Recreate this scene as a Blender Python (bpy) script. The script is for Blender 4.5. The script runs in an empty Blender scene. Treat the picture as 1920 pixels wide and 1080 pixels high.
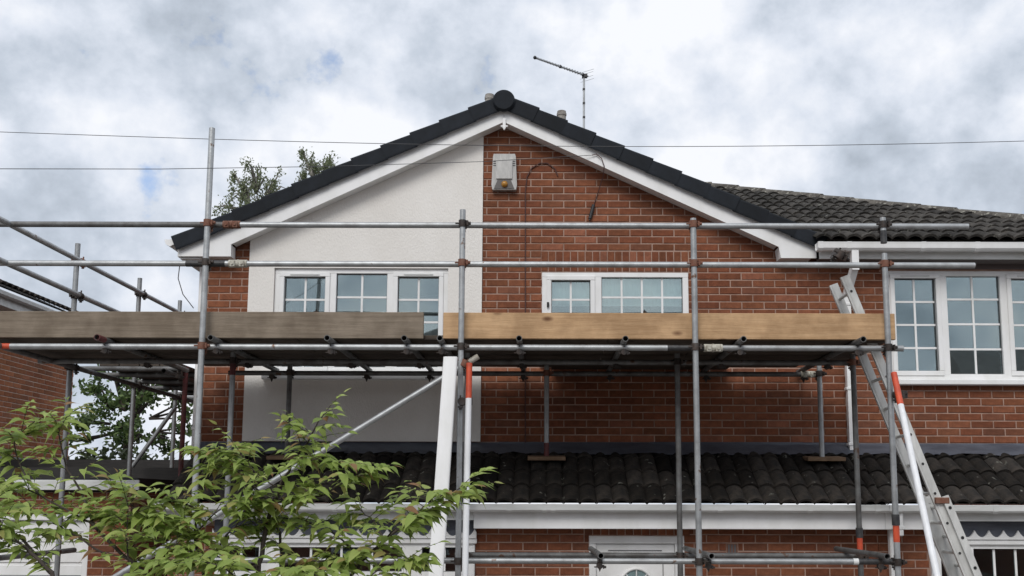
import bpy, math, random
from mathutils import Vector, Matrix
random.seed(11)
S = bpy.context.scene
COL = S.collection

# ------------------------------------------------------------------ camera
FPX, PPX, PPY = 1850.0, 1015.0, 700.0            # focal length and principal point on a 1920 x 1080 frame
PITCH, ROLL, EYE = math.atan(240 / 1850), 0.0025, 2.5
cam_d = bpy.data.cameras.new("camera")
cam_d.sensor_width = 36.0
cam_d.lens = 36.0 * FPX / 1920
cam_d.shift_x = (960 - PPX) / 1920
cam_d.shift_y = (PPY - 540) / 1920
cam_d.clip_start, cam_d.clip_end = 0.05, 2000
cam = bpy.data.objects.new("camera", cam_d)
cam.matrix_world = (Matrix.Translation((0, 0, EYE)) @ Matrix.Rotation(math.pi / 2 + PITCH, 4, 'X') @ Matrix.Rotation(ROLL, 4, 'Z'))
COL.objects.link(cam)
S.camera = cam

# ------------------------------------------------------------------ sky, sun, exposure
SUN_EL, SUN_ROT = math.radians(41), math.radians(194)
W = bpy.data.worlds.new("World"); S.world = W; W.use_nodes = True
nt = W.node_tree; nt.nodes.clear()
def N(t, typ, **kw):
    n = t.nodes.new(typ)
    for k, v in kw.items():
        if k.startswith('i_'):
            key = k[2:]
            key = int(key) if key.isdigit() else key.replace('_', ' ')
            n.inputs[key].default_value = v
        else: setattr(n, k, v)
    return n
def ramp(t, fac, stops):
    r = N(t, 'ShaderNodeValToRGB'); e = r.color_ramp.elements
    while len(e) < len(stops): e.new(0.5)
    for el, (p, c) in zip(e, stops):
        el.position = p; el.color = (c, c, c, 1) if not isinstance(c, tuple) else (*c, 1)
    t.links.new(fac, r.inputs[0]); return r.outputs[0]
def mixc(t, fac, a, b, mode='MIX'):
    m = N(t, 'ShaderNodeMix', data_type='RGBA', blend_type=mode)
    for sock, v in ((m.inputs[0], fac), (m.inputs[6], a), (m.inputs[7], b)):
        if hasattr(v, 'is_output'): t.links.new(v, sock)
        else: sock.default_value = v if not isinstance(v, tuple) or len(v) == 4 else (*v, 1)
    return m.outputs[2]
out = N(nt, 'ShaderNodeOutputWorld'); bg = N(nt, 'ShaderNodeBackground', i_Strength=0.1)
sky = N(nt, 'ShaderNodeTexSky', sky_type='NISHITA', sun_disc=False, sun_elevation=SUN_EL, sun_rotation=SUN_ROT)
tc = N(nt, 'ShaderNodeTexCoord')
mp = N(nt, 'ShaderNodeMapping'); mp.inputs['Scale'].default_value = (1, 1, 1.15); mp.inputs['Location'].default_value = (6.04, 1.47, 7.75)
nt.links.new(tc.outputs['Generated'], mp.inputs[0])
n1 = N(nt, 'ShaderNodeTexNoise', i_Scale=5.4, i_Detail=9.0, i_Roughness=0.55, i_Distortion=0.0); nt.links.new(mp.outputs[0], n1.inputs['Vector'])
mp2 = N(nt, 'ShaderNodeMapping'); mp2.inputs['Scale'].default_value = (1, 1, 1.1); mp2.inputs['Location'].default_value = (8.68, 8.14, 5.12)
nt.links.new(tc.outputs['Generated'], mp2.inputs[0])
n2 = N(nt, 'ShaderNodeTexNoise', i_Scale=10.5, i_Detail=9.0, i_Roughness=0.56, i_Distortion=0.0); nt.links.new(mp2.outputs[0], n2.inputs['Vector'])
shade = N(nt, 'ShaderNodeMath', operation='MULTIPLY_ADD', i_1=0.42); nt.links.new(n2.outputs[0], shade.inputs[0])
sc1 = N(nt, 'ShaderNodeMath', operation='MULTIPLY', i_1=0.58); nt.links.new(n1.outputs[0], sc1.inputs[0]); nt.links.new(sc1.outputs[0], shade.inputs[2])
cloud = ramp(nt, shade.outputs[0], [(0.34, (3.8, 4.3, 5.0)), (0.425, (5.5, 6.1, 7.0)), (0.49, (7.2, 7.7, 8.6)), (0.57, (9.1, 9.3, 9.8))])
gap = ramp(nt, n2.outputs[0], [(0.26, 0.35), (0.35, 1.0)])
skyg = mixc(nt, 1.0, sky.outputs[0], (1.5, 1.6, 1.8), 'MULTIPLY')
fin = mixc(nt, gap, skyg, cloud)
nt.links.new(fin, bg.inputs[0]); nt.links.new(bg.outputs[0], out.inputs[0])

sun_d = bpy.data.lights.new("sun", 'SUN'); sun_d.energy = 1.7; sun_d.angle = math.radians(28); sun_d.color = (1, 0.97, 0.93)
sun = bpy.data.objects.new("sun", sun_d); COL.objects.link(sun)
sdir = Vector((math.sin(SUN_ROT) * math.cos(SUN_EL), math.cos(SUN_ROT) * math.cos(SUN_EL), math.sin(SUN_EL)))
sun.rotation_euler = sdir.to_track_quat('Z', 'Y').to_euler(); sun.location = (-2, -8, 12)
vs = S.view_settings
vs.view_transform = 'Standard'; vs.look = 'None'; vs.exposure = 0.06; vs.gamma = 1; vs.use_curve_mapping = False

# ------------------------------------------------------------------ helpers
cp, sp, cr, sr = math.cos(PITCH), math.sin(PITCH), math.cos(ROLL), math.sin(ROLL)
def at(px, py, Y):
    """Point at depth Y (metres from the camera) that stands at a measured place of the survey photograph."""
    x = (px - PPX) / FPX; y = (PPY - py) / FPX
    xc = x * cr - y * sr; yc = x * sr + y * cr
    k = Y / (cp - yc * sp)
    return Vector((xc * k, Y, (sp + yc * cp) * k + EYE))
def X_(px, Y, Z):                                   # world X of a column of the photograph at depth Y and height Z
    d = Y * cp + (Z - EYE) * sp
    return (px - PPX) / FPX * d

WL = {}
def link(o, parent=None, loc=(0, 0, 0)):
    COL.objects.link(o)
    WL[o.name] = Vector(loc)
    if parent is not None:
        o.parent = parent; o.location = Vector(loc) - WL[parent.name]
    else: o.location = loc
    return o
def tag(o, label=None, cat=None, group=None, kind=None):
    if label: o['label'] = label
    if cat: o['category'] = cat
    if group: o['group'] = group
    if kind: o['kind'] = kind
    return o
def thing(name, label, cat, loc=(0, 0, 0), group=None):
    return tag(link(bpy.data.objects.new(name, None), None, loc), label, cat, group)

class MB:
    def __init__(s): s.v = []; s.f = []; s.sm = []
    def add(s, vs, fs, smooth=False):
        b = len(s.v); s.v += [tuple(p) for p in vs]
        for f in fs: s.f.append(tuple(i + b for i in f)); s.sm.append(smooth)
        return s
    def box(s, x0, x1, y0, y1, z0, z1, bev=0.0):
        if bev:
            b = bev
            vs = []
            for z, e in ((z0, b), (z0 + b, 0), (z1 - b, 0), (z1, b)):
                vs += [(x0 + e + (b if not e else 0), y0 + e, z), (x1 - e - (b if not e else 0), y0 + e, z), (x1 - e, y0 + e + (b if not e else 0), z), (x1 - e, y1 - e - (b if not e else 0), z),
                       (x1 - e - (b if not e else 0), y1 - e, z), (x0 + e + (b if not e else 0), y1 - e, z), (x0 + e, y1 - e - (b if not e else 0), z), (x0 + e, y0 + e + (b if not e else 0), z)]
            fs = [tuple(range(7, -1, -1)), tuple(range(24, 32))]
            for r in range(3):
                for i in range(8): fs.append((r * 8 + i, r * 8 + (i + 1) % 8, r * 8 + 8 + (i + 1) % 8, r * 8 + 8 + i))
            return s.add(vs, fs)
        return s.add([(x0, y0, z0), (x1, y0, z0), (x1, y1, z0), (x0, y1, z0), (x0, y0, z1), (x1, y0, z1), (x1, y1, z1), (x0, y1, z1)],
                     [(3, 2, 1, 0), (4, 5, 6, 7), (0, 1, 5, 4), (1, 2, 6, 5), (2, 3, 7, 6), (3, 0, 4, 7)])
    def prism(s, pts, y0, y1):                      # polygon in X-Z, extruded along Y (counter-clockwise seen from -Y)
        n = len(pts)
        vs = [(x, y0, z) for x, z in pts] + [(x, y1, z) for x, z in pts]
        fs = [tuple(range(n)), tuple(range(2 * n - 1, n - 1, -1))]
        for i in range(n): j = (i + 1) % n; fs.append((i, i + n, j + n, j))
        return s.add(vs, fs)
    def prism_x(s, pts, x0, x1, smooth=False):      # polygon in Y-Z, extruded along X
        n = len(pts)
        vs = [(x0, y, z) for y, z in pts] + [(x1, y, z) for y, z in pts]
        fs = [tuple(range(n - 1, -1, -1)), tuple(range(n, 2 * n))]
        for i in range(n): j = (i + 1) % n; fs.append((i, j, j + n, i + n))
        return s.add(vs, fs, smooth)
    def tube(s, p, q, r, n=12, hollow=False, r2=None, caps=True):
        p, q = Vector(p), Vector(q); d = (q - p).normalized()
        a = d.orthogonal().normalized(); b = d.cross(a)
        r2 = r if r2 is None else r2
        def ring(c, rr): return [c + (a * math.cos(t) + b * math.sin(t)) * rr for t in [2 * math.pi * i / n for i in range(n)]]
        R = lambda k, l: [(k + i, k + (i + 1) % n, l + (i + 1) % n, l + i) for i in range(n)]
        s.add(ring(p, r) + ring(q, r2), R(0, n), True)
        if hollow:
            w, L = r * 0.82, min(0.25, (q - p).length * 0.3)
            for c, sg in ((p, 1), (q, -1)):
                vs = ring(c, r) + ring(c, w) + ring(c + d * L * sg, w)
                fs = [f[::-1] if sg > 0 else f for f in R(0, n)] + [f[::-1] if sg > 0 else f for f in R(n, 2 * n)] + [tuple(range(2 * n, 3 * n))]
                s.add(vs, fs)
        elif caps: s.add(ring(p, r) + ring(q, r2), [tuple(range(n - 1, -1, -1)), tuple(range(n, 2 * n))])
        return s
    def path(s, pts, radii, n=6):
        pts = [Vector(p) for p in pts]
        if not isinstance(radii, (list, tuple)): radii = [radii] * len(pts)
        vs = []; a = None
        for i, p in enumerate(pts):
            d = (pts[min(i + 1, len(pts) - 1)] - pts[max(i - 1, 0)]).normalized()
            a = d.orthogonal().normalized() if a is None else (a - d * a.dot(d)).normalized()
            b = d.cross(a)
            vs += [p + (a * math.cos(2 * math.pi * k / n) + b * math.sin(2 * math.pi * k / n)) * radii[i] for k in range(n)]
        fs = []
        for i in range(len(pts) - 1):
            for k in range(n): fs.append((i * n + k, i * n + (k + 1) % n, i * n + n + (k + 1) % n, i * n + n + k))
        e = (len(pts) - 1) * n
        s.add(vs, fs, True)
        return s.add(vs[:n] + vs[e:], [tuple(range(n - 1, -1, -1)), tuple(range(n, 2 * n))])
    def sphere(s, c, r, n=10, m=6, sz=1.0):
        c = Vector(c); vs = []
        for i in range(m + 1):
            t = math.pi * i / m
            for k in range(n): vs.append(c + Vector((math.sin(t) * math.cos(2 * math.pi * k / n), math.sin(t) * math.sin(2 * math.pi * k / n), math.cos(t) * sz)) * r)
        return s.add(vs, [(i * n + k, i * n + n + k, i * n + n + (k + 1) % n, i * n + (k + 1) % n) for i in range(m) for k in range(n)], True)
    def mesh(s, name, mat=None):
        me = bpy.data.meshes.new(name); me.from_pydata(s.v, [], s.f)
        if any(s.sm): me.polygons.foreach_set('use_smooth', s.sm)
        if mat: me.materials.append(mat)
        me.update(); return me
    def build(s, name, mat, parent=None, loc=(0, 0, 0)):
        return link(bpy.data.objects.new(name, s.mesh(name, mat)), parent, loc)
def inst(name, me, parent, loc, rot=None, scale=None):
    o = bpy.data.objects.new(name, me)
    if rot is not None:
        if hasattr(rot, 'to_euler'): rot = rot.to_euler()
        o.rotation_euler = rot
    if scale is not None: o.scale = scale
    return link(o, parent, loc)

# ------------------------------------------------------------------ materials
def mat(name, col, rough=0.6, metal=0.0, spec=0.5, var=0.0, dark=None, nscale=6.0, bump=0.0, bscale=60.0, stretch=(1, 1, 1), lo=0.35, hi=0.65, coord='Object', hue=None, extra=None):
    m = bpy.data.materials.new(name); m.use_nodes = True; t = m.node_tree
    b = t.nodes['Principled BSDF']
    b.inputs['Roughness'].default_value = rough; b.inputs['Metallic'].default_value = metal; b.inputs['Specular IOR Level'].default_value = spec
    c = (*col, 1)
    tcn = N(t, 'ShaderNodeTexCoord'); mpn = N(t, 'ShaderNodeMapping'); mpn.inputs['Scale'].default_value = stretch
    t.links.new(tcn.outputs[coord], mpn.inputs[0])
    cur = None
    if dark is not None:
        n = N(t, 'ShaderNodeTexNoise', i_Scale=nscale, i_Detail=5.0, i_Roughness=0.6); t.links.new(mpn.outputs[0], n.inputs['Vector'])
        f = ramp(t, n.outputs[0], [(lo, 0.0), (hi, 1.0)])
        cur = mixc(t, f, (*dark, 1), c)
    if var or hue:
        oi = N(t, 'ShaderNodeObjectInfo'); g = N(t, 'ShaderNodeNewGeometry')
        ad = N(t, 'ShaderNodeMath', operation='ADD'); t.links.new(oi.outputs['Random'], ad.inputs[0]); t.links.new(g.outputs['Random Per Island'], ad.inputs[1])
        fr = N(t, 'ShaderNodeMath', operation='FRACT'); t.links.new(ad.outputs[0], fr.inputs[0])
        if hue:
            cur = mixc(t, 1.0, ramp(t, fr.outputs[0], hue), cur if cur is not None else (1, 1, 1, 1), 'MULTIPLY') if dark is not None else ramp(t, fr.outputs[0], hue)
        if var:
            mr = N(t, 'ShaderNodeMapRange', i_3=1 - var, i_4=1 + var); t.links.new(fr.outputs[0], mr.inputs[0])
            vm = N(t, 'ShaderNodeVectorMath', operation='SCALE'); t.links.new(mr.outputs[0], vm.inputs['Scale'])
            if cur is not None: t.links.new(cur, vm.inputs[0])
            else: vm.inputs[0].default_value = col
            cur = vm.outputs[0]
    if extra: cur = extra(t, mpn, cur if cur is not None else c)
    if cur is not None: t.links.new(cur, b.inputs['Base Color'])
    else: b.inputs['Base Color'].default_value = c
    if bump:
        n = N(t, 'ShaderNodeTexNoise', i_Scale=bscale, i_Detail=4.0); t.links.new(mpn.outputs[0], n.inputs['Vector'])
        bn = N(t, 'ShaderNodeBump', i_Strength=bump, i_Distance=0.01); t.links.new(n.outputs[0], bn.inputs['Height']); t.links.new(bn.outputs[0], b.inputs['Normal'])
    return m
def specks(col, thr, scale, soft=0.03):
    def f(t, mpn, cur):
        n = N(t, 'ShaderNodeTexNoise', i_Scale=scale, i_Detail=3.0, i_Roughness=0.55)
        g = N(t, 'ShaderNodeNewGeometry'); t.links.new(g.outputs['Position'], n.inputs['Vector'])
        return mixc(t, ramp(t, n.outputs[0], [(thr, 0.0), (thr + soft, 1.0)]), cur, (*col, 1))
    return f
HUES = [(0.0, (0.23, 0.081, 0.042)), (0.2, (0.281, 0.097, 0.049)), (0.42, (0.204, 0.077, 0.038)), (0.6, (0.294, 0.11, 0.057)), (0.78, (0.244, 0.092, 0.045)), (0.9, (0.175, 0.072, 0.042)), (1.0, (0.312, 0.121, 0.069))]
def worldstain(col, scale, lo, hi):
    def f(t, mpn, cur):
        n = N(t, 'ShaderNodeTexNoise', i_Scale=scale, i_Detail=4.0, i_Roughness=0.6)
        g = N(t, 'ShaderNodeNewGeometry'); t.links.new(g.outputs['Position'], n.inputs['Vector'])
        return mixc(t, ramp(t, n.outputs[0], [(lo, 1.0), (hi, 0.0)]), cur, mixc(t, 1.0, cur, (*col, 1), 'MULTIPLY'))
    return f
M = {}
M['brick'] = mat('brick', (0.36, 0.13, 0.085), 0.85, spec=0.2, dark=(0.70, 0.70, 0.72), var=0.13, hue=HUES, nscale=22, bump=0.35, bscale=90, extra=worldstain((0.72, 0.7, 0.7), 1.3, 0.3, 0.6))
# 'dark' multiplies the brick's own hue: light parts stay, mottled parts darken
t = M['brick'].node_tree
for n in t.nodes:
    if n.type == 'MIX' and tuple(round(x, 2) for x in n.inputs[7].default_value[:3]) == (0.36, 0.13, 0.09) and not n.inputs[7].is_linked: n.inputs[7].default_value = (1, 1, 1, 1)
M['mortar'] = mat('mortar', (0.40, 0.275, 0.22), 0.95, spec=0.1, dark=(0.27, 0.17, 0.13), nscale=7, bump=0.4, bscale=120, lo=0.3, hi=0.6)
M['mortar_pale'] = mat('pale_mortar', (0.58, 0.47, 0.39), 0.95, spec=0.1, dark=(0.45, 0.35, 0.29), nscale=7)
M['render'] = mat('white_render', (0.80, 0.775, 0.735), 0.9, spec=0.2, dark=(0.73, 0.70, 0.655), nscale=1.6, stretch=(1.3, 1, 0.7), lo=0.3, hi=0.7, bump=0.5, bscale=60)
M['pvc'] = mat('white_pvc', (0.81, 0.81, 0.805), 0.38, dark=(0.72, 0.72, 0.70), nscale=2.2, stretch=(2.2, 1, 1), lo=0.3, hi=0.6)
M['pvc_old'] = mat('weathered_pvc', (0.70, 0.71, 0.70), 0.45, dark=(0.55, 0.56, 0.54), nscale=4, stretch=(0.6, 3, 3))
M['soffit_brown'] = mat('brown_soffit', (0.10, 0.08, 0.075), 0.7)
M['seam'] = mat('dark_seam', (0.10, 0.10, 0.105), 0.7)
M['black_tile'] = mat('new_black_tile', (0.013, 0.016, 0.021), 0.75, spec=0.22, dark=(0.009, 0.011, 0.014), var=0.25, nscale=9, bump=0.15, bscale=80)
M['old_tile'] = mat('old_tile', (0.043, 0.037, 0.032), 0.95, spec=0.08, dark=(0.022, 0.021, 0.020), var=0.6, nscale=12, bump=0.6, bscale=50, extra=specks((0.20, 0.20, 0.175), 0.665, 13, 0.08))
M['mossy_tile'] = mat('mossy_tile', (0.058, 0.053, 0.047), 0.95, spec=0.15, dark=(0.026, 0.024, 0.022), var=0.35, nscale=10, bump=0.7, bscale=50, extra=specks((0.20, 0.195, 0.17), 0.63, 16, 0.08))
M['hip_tile'] = mat('lichen_ridge', (0.15, 0.14, 0.125), 0.95, spec=0.1, dark=(0.07, 0.063, 0.055), var=0.25, nscale=14, bump=0.9, bscale=40, extra=specks((0.30, 0.29, 0.25), 0.57, 22, 0.08))
M['lead'] = mat('lead', (0.105, 0.115, 0.14), 0.5, metal=0.2, dark=(0.065, 0.073, 0.092), nscale=4, bump=0.5, bscale=9, stretch=(1, 2, 3))
M['grey_flash'] = mat('grey_flashing', (0.24, 0.245, 0.255), 0.6, dark=(0.11, 0.115, 0.12), nscale=3)
M['felt'] = mat('roof_felt', (0.025, 0.025, 0.027), 0.9, dark=(0.016, 0.016, 0.017), nscale=4, bump=0.4)
M['dark_timber'] = mat('dark_timber', (0.035, 0.032, 0.03), 0.8, dark=(0.02, 0.019, 0.018), nscale=6, stretch=(1, 1, 8))
M['galv'] = mat('galvanised_tube', (0.40, 0.415, 0.42), 0.46, metal=0.55, dark=(0.27, 0.275, 0.275), var=0.16, nscale=9, bump=0.12, bscale=50, lo=0.3, hi=0.6, extra=specks((0.16, 0.10, 0.07), 0.675, 9, 0.05))
M['galv_dull'] = mat('dull_tube', (0.20, 0.205, 0.205), 0.6, metal=0.35, dark=(0.10, 0.095, 0.09), var=0.2, nscale=8, bump=0.15, extra=specks((0.10, 0.055, 0.035), 0.62, 8, 0.06))
M['orange'] = mat('orange_paint', (0.62, 0.085, 0.03), 0.5, dark=(0.45, 0.06, 0.025), nscale=14)
M['red_paint'] = mat('dull_red_paint', (0.15, 0.028, 0.026), 0.6, dark=(0.07, 0.02, 0.02), nscale=12)
M['white_tube'] = mat('white_painted_tube', (0.80, 0.81, 0.83), 0.35, dark=(0.68, 0.69, 0.70), nscale=6, stretch=(3, 3, 0.6))
M['black_tape'] = mat('black_tape', (0.018, 0.018, 0.02), 0.5, dark=(0.05, 0.05, 0.05), nscale=25)
M['coupler'] = mat('coupler_steel', (0.06, 0.055, 0.052), 0.6, metal=0.4, var=0.4, dark=(0.05, 0.035, 0.028), nscale=20, bump=0.2)
M['coupler_rust'] = mat('coupler_rust', (0.19, 0.10, 0.068), 0.8, dark=(0.16, 0.06, 0.035), nscale=22, bump=0.3)
M['coupler_pale'] = mat('coupler_pale', (0.55, 0.54, 0.47), 0.6, dark=(0.28, 0.25, 0.20), nscale=20, bump=0.2)
M['alu'] = mat('aluminium', (0.72, 0.725, 0.70), 0.42, metal=0.25, dark=(0.45, 0.45, 0.43), nscale=7, bump=0.08, stretch=(1, 1, 0.3))
M['black_plastic'] = mat('black_plastic', (0.02, 0.02, 0.021), 0.5)
M['cable'] = mat('dark_cable', (0.075, 0.03, 0.025), 0.6)
M['wire'] = mat('overhead_wire', (0.07, 0.07, 0.073), 0.6)
def wood(name, col, dark, knot):
    def f(t, mpn, cur):
        wv = N(t, 'ShaderNodeTexNoise', i_Scale=3.0, i_Detail=6.0, i_Roughness=0.65); m2 = N(t, 'ShaderNodeMapping'); m2.inputs['Scale'].default_value = (0.5, 14, 14)
        g = N(t, 'ShaderNodeNewGeometry'); t.links.new(g.outputs['Position'], m2.inputs[0]); t.links.new(m2.outputs[0], wv.inputs['Vector'])
        c1 = mixc(t, ramp(t, wv.outputs[0], [(0.35, 0.0), (0.65, 1.0)]), (*dark, 1), cur)
        vo = N(t, 'ShaderNodeTexVoronoi', i_Scale=2.6, i_Randomness=1.0); m3 = N(t, 'ShaderNodeMapping'); m3.inputs['Scale'].default_value = (0.75, 1, 1.6)
        t.links.new(g.outputs['Position'], m3.inputs[0]); t.links.new(m3.outputs[0], vo.inputs['Vector'])
        c2 = mixc(t, ramp(t, vo.outputs['Distance'], [(0.05, 1.0), (0.12, 0.0)]), c1, (*knot, 1))
        n3 = N(t, 'ShaderNodeTexNoise', i_Scale=3.4, i_Detail=6.0, i_Roughness=0.6); t.links.new(g.outputs['Position'], n3.inputs['Vector'])
        return mixc(t, ramp(t, n3.outputs[0], [(0.4, 1.0), (0.62, 0.0)]), c2, mixc(t, 1.0, c2, (0.70, 0.68, 0.66, 1), 'MULTIPLY'))
    return mat(name, col, 0.85, spec=0.2, bump=0.25, bscale=40, stretch=(0.3, 3, 3), extra=f)
M['wood_grey'] = wood('weathered_board', (0.285, 0.235, 0.18), (0.20, 0.163, 0.125), (0.075, 0.055, 0.045))
M['wood_new'] = wood('yellow_board', (0.60, 0.40, 0.23), (0.48, 0.305, 0.165), (0.17, 0.085, 0.045))
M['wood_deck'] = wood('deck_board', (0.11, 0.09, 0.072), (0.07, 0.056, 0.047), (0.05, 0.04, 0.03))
M['wood_sole'] = wood('sole_board', (0.26, 0.175, 0.11), (0.18, 0.12, 0.08), (0.08, 0.05, 0.03))
M['room'] = mat('room_lining', (0.16, 0.16, 0.16), 0.9)
M['blind'] = mat('pale_blind', (0.66, 0.73, 0.69), 0.9)
M['ground'] = mat('block_paving', (0.22, 0.20, 0.185), 0.9, dark=(0.15, 0.14, 0.13), nscale=1.5, bump=0.4, bscale=8)
M['amber'] = mat('amber_lens', (0.40, 0.19, 0.03), 0.2)
M['alarm_grey'] = mat('alarm_cover', (0.52, 0.51, 0.49), 0.5, dark=(0.38, 0.375, 0.36), nscale=14, stretch=(2, 1, 0.5))
M['alarm_dark'] = mat('alarm_recess', (0.11, 0.10, 0.095), 0.6)
M['flue'] = mat('flue_pipe', (0.34, 0.32, 0.29), 0.8, dark=(0.18, 0.16, 0.14), nscale=14)
M['bark'] = mat('bark', (0.075, 0.058, 0.048), 0.9, dark=(0.04, 0.032, 0.028), nscale=20, bump=0.5)
M['birch_bark'] = mat('birch_bark', (0.38, 0.36, 0.33), 0.9, dark=(0.10, 0.09, 0.08), nscale=9, bump=0.3)
def brickwall_tex(name):
    m = bpy.data.materials.new(name); m.use_nodes = True; t = m.node_tree; b = t.nodes['Principled BSDF']; b.inputs['Roughness'].default_value = 0.9
    tcn = N(t, 'ShaderNodeTexCoord'); sx = N(t, 'ShaderNodeSeparateXYZ'); cx = N(t, 'ShaderNodeCombineXYZ'); ad = N(t, 'ShaderNodeMath', operation='ADD')
    t.links.new(tcn.outputs['Object'], sx.inputs[0]); t.links.new(sx.outputs[0], ad.inputs[0]); t.links.new(sx.outputs[1], ad.inputs[1])
    t.links.new(ad.outputs[0], cx.inputs[0]); t.links.new(sx.outputs[2], cx.inputs[1])
    bt = N(t, 'ShaderNodeTexBrick'); bt.inputs['Scale'].default_value = 1; bt.inputs['Brick Width'].default_value = 0.225; bt.inputs['Row Height'].default_value = 0.075; bt.inputs['Mortar Size'].default_value = 0.005
    bt.inputs['Color1'].default_value = (0.36, 0.13, 0.085, 1); bt.inputs['Color2'].default_value = (0.27, 0.095, 0.065, 1); bt.inputs['Mortar'].default_value = (0.36, 0.27, 0.215, 1)
    t.links.new(cx.outputs[0], bt.inputs['Vector']); t.links.new(bt.outputs[0], b.inputs['Base Color']); return m
M['brick_side'] = brickwall_tex('brickwork_side')
def glass_mat(name, fac):
    m = bpy.data.materials.new(name); m.use_nodes = True; t = m.node_tree; t.nodes.clear()
    o = N(t, 'ShaderNodeOutputMaterial'); mx = N(t, 'ShaderNodeMixShader'); tr = N(t, 'ShaderNodeBsdfTransparent', i_Color=(0.86, 0.92, 0.93, 1)); gl = N(t, 'ShaderNodeBsdfGlossy', i_Roughness=0.015, i_Color=(0.86, 0.98, 0.98, 1))
    fr = N(t, 'ShaderNodeFresnel', i_IOR=1.5); ad = N(t, 'ShaderNodeMath', operation='ADD', i_1=fac, use_clamp=True)
    nz = N(t, 'ShaderNodeTexNoise', i_Scale=1.6, i_Detail=1.0); g = N(t, 'ShaderNodeNewGeometry'); t.links.new(g.outputs['Position'], nz.inputs['Vector'])
    bn = N(t, 'ShaderNodeBump', i_Strength=0.05, i_Distance=0.05); t.links.new(nz.outputs[0], bn.inputs['Height']); t.links.new(bn.outputs[0], gl.inputs['Normal'])
    t.links.new(fr.outputs[0], ad.inputs[0]); t.links.new(ad.outputs[0], mx.inputs[0]); t.links.new(tr.outputs[0], mx.inputs[1]); t.links.new(gl.outputs[0], mx.inputs[2]); t.links.new(mx.outputs[0], o.inputs[0])
    return m
M['glass'] = glass_mat('window_glass', 0.18)
M['glass_low'] = glass_mat('ground_floor_glass', 0.03)
def leaf_mat(name, hues, trans=0.35, rough=0.5):
    m = bpy.data.materials.new(name); m.use_nodes = True; t = m.node_tree; b = t.nodes['Principled BSDF']; b.inputs['Roughness'].default_value = rough; b.inputs['Specular IOR Level'].default_value = 0.35
    oi = N(t, 'ShaderNodeObjectInfo'); g = N(t, 'ShaderNodeNewGeometry'); ad = N(t, 'ShaderNodeMath', operation='ADD'); fr = N(t, 'ShaderNodeMath', operation='FRACT')
    t.links.new(oi.outputs['Random'], ad.inputs[0]); t.links.new(g.outputs['Random Per Island'], ad.inputs[1]); t.links.new(ad.outputs[0], fr.inputs[0])
    c = ramp(t, fr.outputs[0], hues)
    tl = N(t, 'ShaderNodeBsdfTranslucent'); t.links.new(c, tl.inputs[0]); t.links.new(c, b.inputs['Base Color'])
    mx = N(t, 'ShaderNodeMixShader', i_0=trans); t.links.new(b.outputs[0], mx.inputs[1]); t.links.new(tl.outputs[0], mx.inputs[2])
    t.links.new(mx.outputs[0], t.nodes['Material Output'].inputs[0]); return m
M['leaf'] = leaf_mat('cherry_leaf', [(0, (0.20, 0.28, 0.065)), (0.3, (0.34, 0.44, 0.11)), (0.55, (0.25, 0.34, 0.08)), (0.75, (0.43, 0.53, 0.16)), (0.9, (0.40, 0.46, 0.135)), (0.965, (0.36, 0.28, 0.11)), (1.0, (0.30, 0.16, 0.08))], 0.45, 0.5)
M['birch_leaf'] = leaf_mat('birch_leaf', [(0, (0.13, 0.155, 0.085)), (0.5, (0.20, 0.235, 0.13)), (1, (0.27, 0.29, 0.18))], 0.45)
M['tree_leaf'] = leaf_mat('garden_tree_leaf', [(0, (0.05, 0.085, 0.03)), (0.5, (0.09, 0.14, 0.045)), (0.85, (0.14, 0.20, 0.065)), (1, (0.20, 0.27, 0.09))], 0.3)
M['hedge_leaf'] = leaf_mat('hedge_leaf', [(0, (0.04, 0.055, 0.025)), (1, (0.085, 0.11, 0.045))], 0.25)

# ------------------------------------------------------------------ ground
g = MB().box(-400, 400, -300, 700, -0.3, 0.0).build('ground', M['ground']); tag(g, 'paved ground in front of the houses', None, None, 'structure')

# ------------------------------------------------------------------ walls and bricks
YW, YG = 9.80, 9.20                                # mortar plane of the upper wall and of the ground-floor wall
APX = -0.387                                       # centre line of the gable
def barge_low(x):                                  # underside line of the bargeboards
    return 6.325 - abs(x - APX) * (0.4717 if x < APX else 0.470)
def wall_mb(x0, x1, z0, top, holes, y0, y1, breaks=()):
    """Wall with openings: upright slabs between the breaks; top is a number or a function of x."""
    mb = MB(); T = top if callable(top) else (lambda x: top)
    xs = sorted({x0, x1, *[b for b in breaks if x0 < b < x1], *[h for H in holes for h in H[:2] if x0 < h < x1]})
    for a, b in zip(xs, xs[1:]):
        cuts = sorted([(h[2], h[3]) for h in holes if h[0] < (a + b) / 2 < h[1]]); z = z0
        for c0, c1 in cuts:
            if c0 > z + 1e-4: mb.box(a, b, y0, y1, z, c0)
            z = max(z, c1)
        mb.prism([(a, z), (b, z), (b, T(b)), (a, T(a))], y0, y1)
    return mb
def brick_mesh(L=0.215, H=0.0635, D=0.02, c=0.004):
    l, h = L / 2, H / 2
    vs = [(-l, D, -h), (l, D, -h), (l, D, h), (-l, D, h), (-l, c, -h), (l, c, -h), (l, c, h), (-l, c, h), (-l + c, 0, -h + c), (l - c, 0, -h + c), (l - c, 0, h - c), (-l + c, 0, h - c)]
    fs = [(8, 9, 10, 11)]
    for r in (0, 4):
        for i in range(4): j = (i + 1) % 4; fs.append((r + i, r + j, r + 4 + j, r + 4 + i))
    mb = MB().add(vs, fs); return mb
M['brick_skylit'] = M['brick'].copy(); M['brick_skylit'].name = 'skylit_orange_brick'  # brick copy brightened: open-sky light on the neighbour's wall put into its colour
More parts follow.
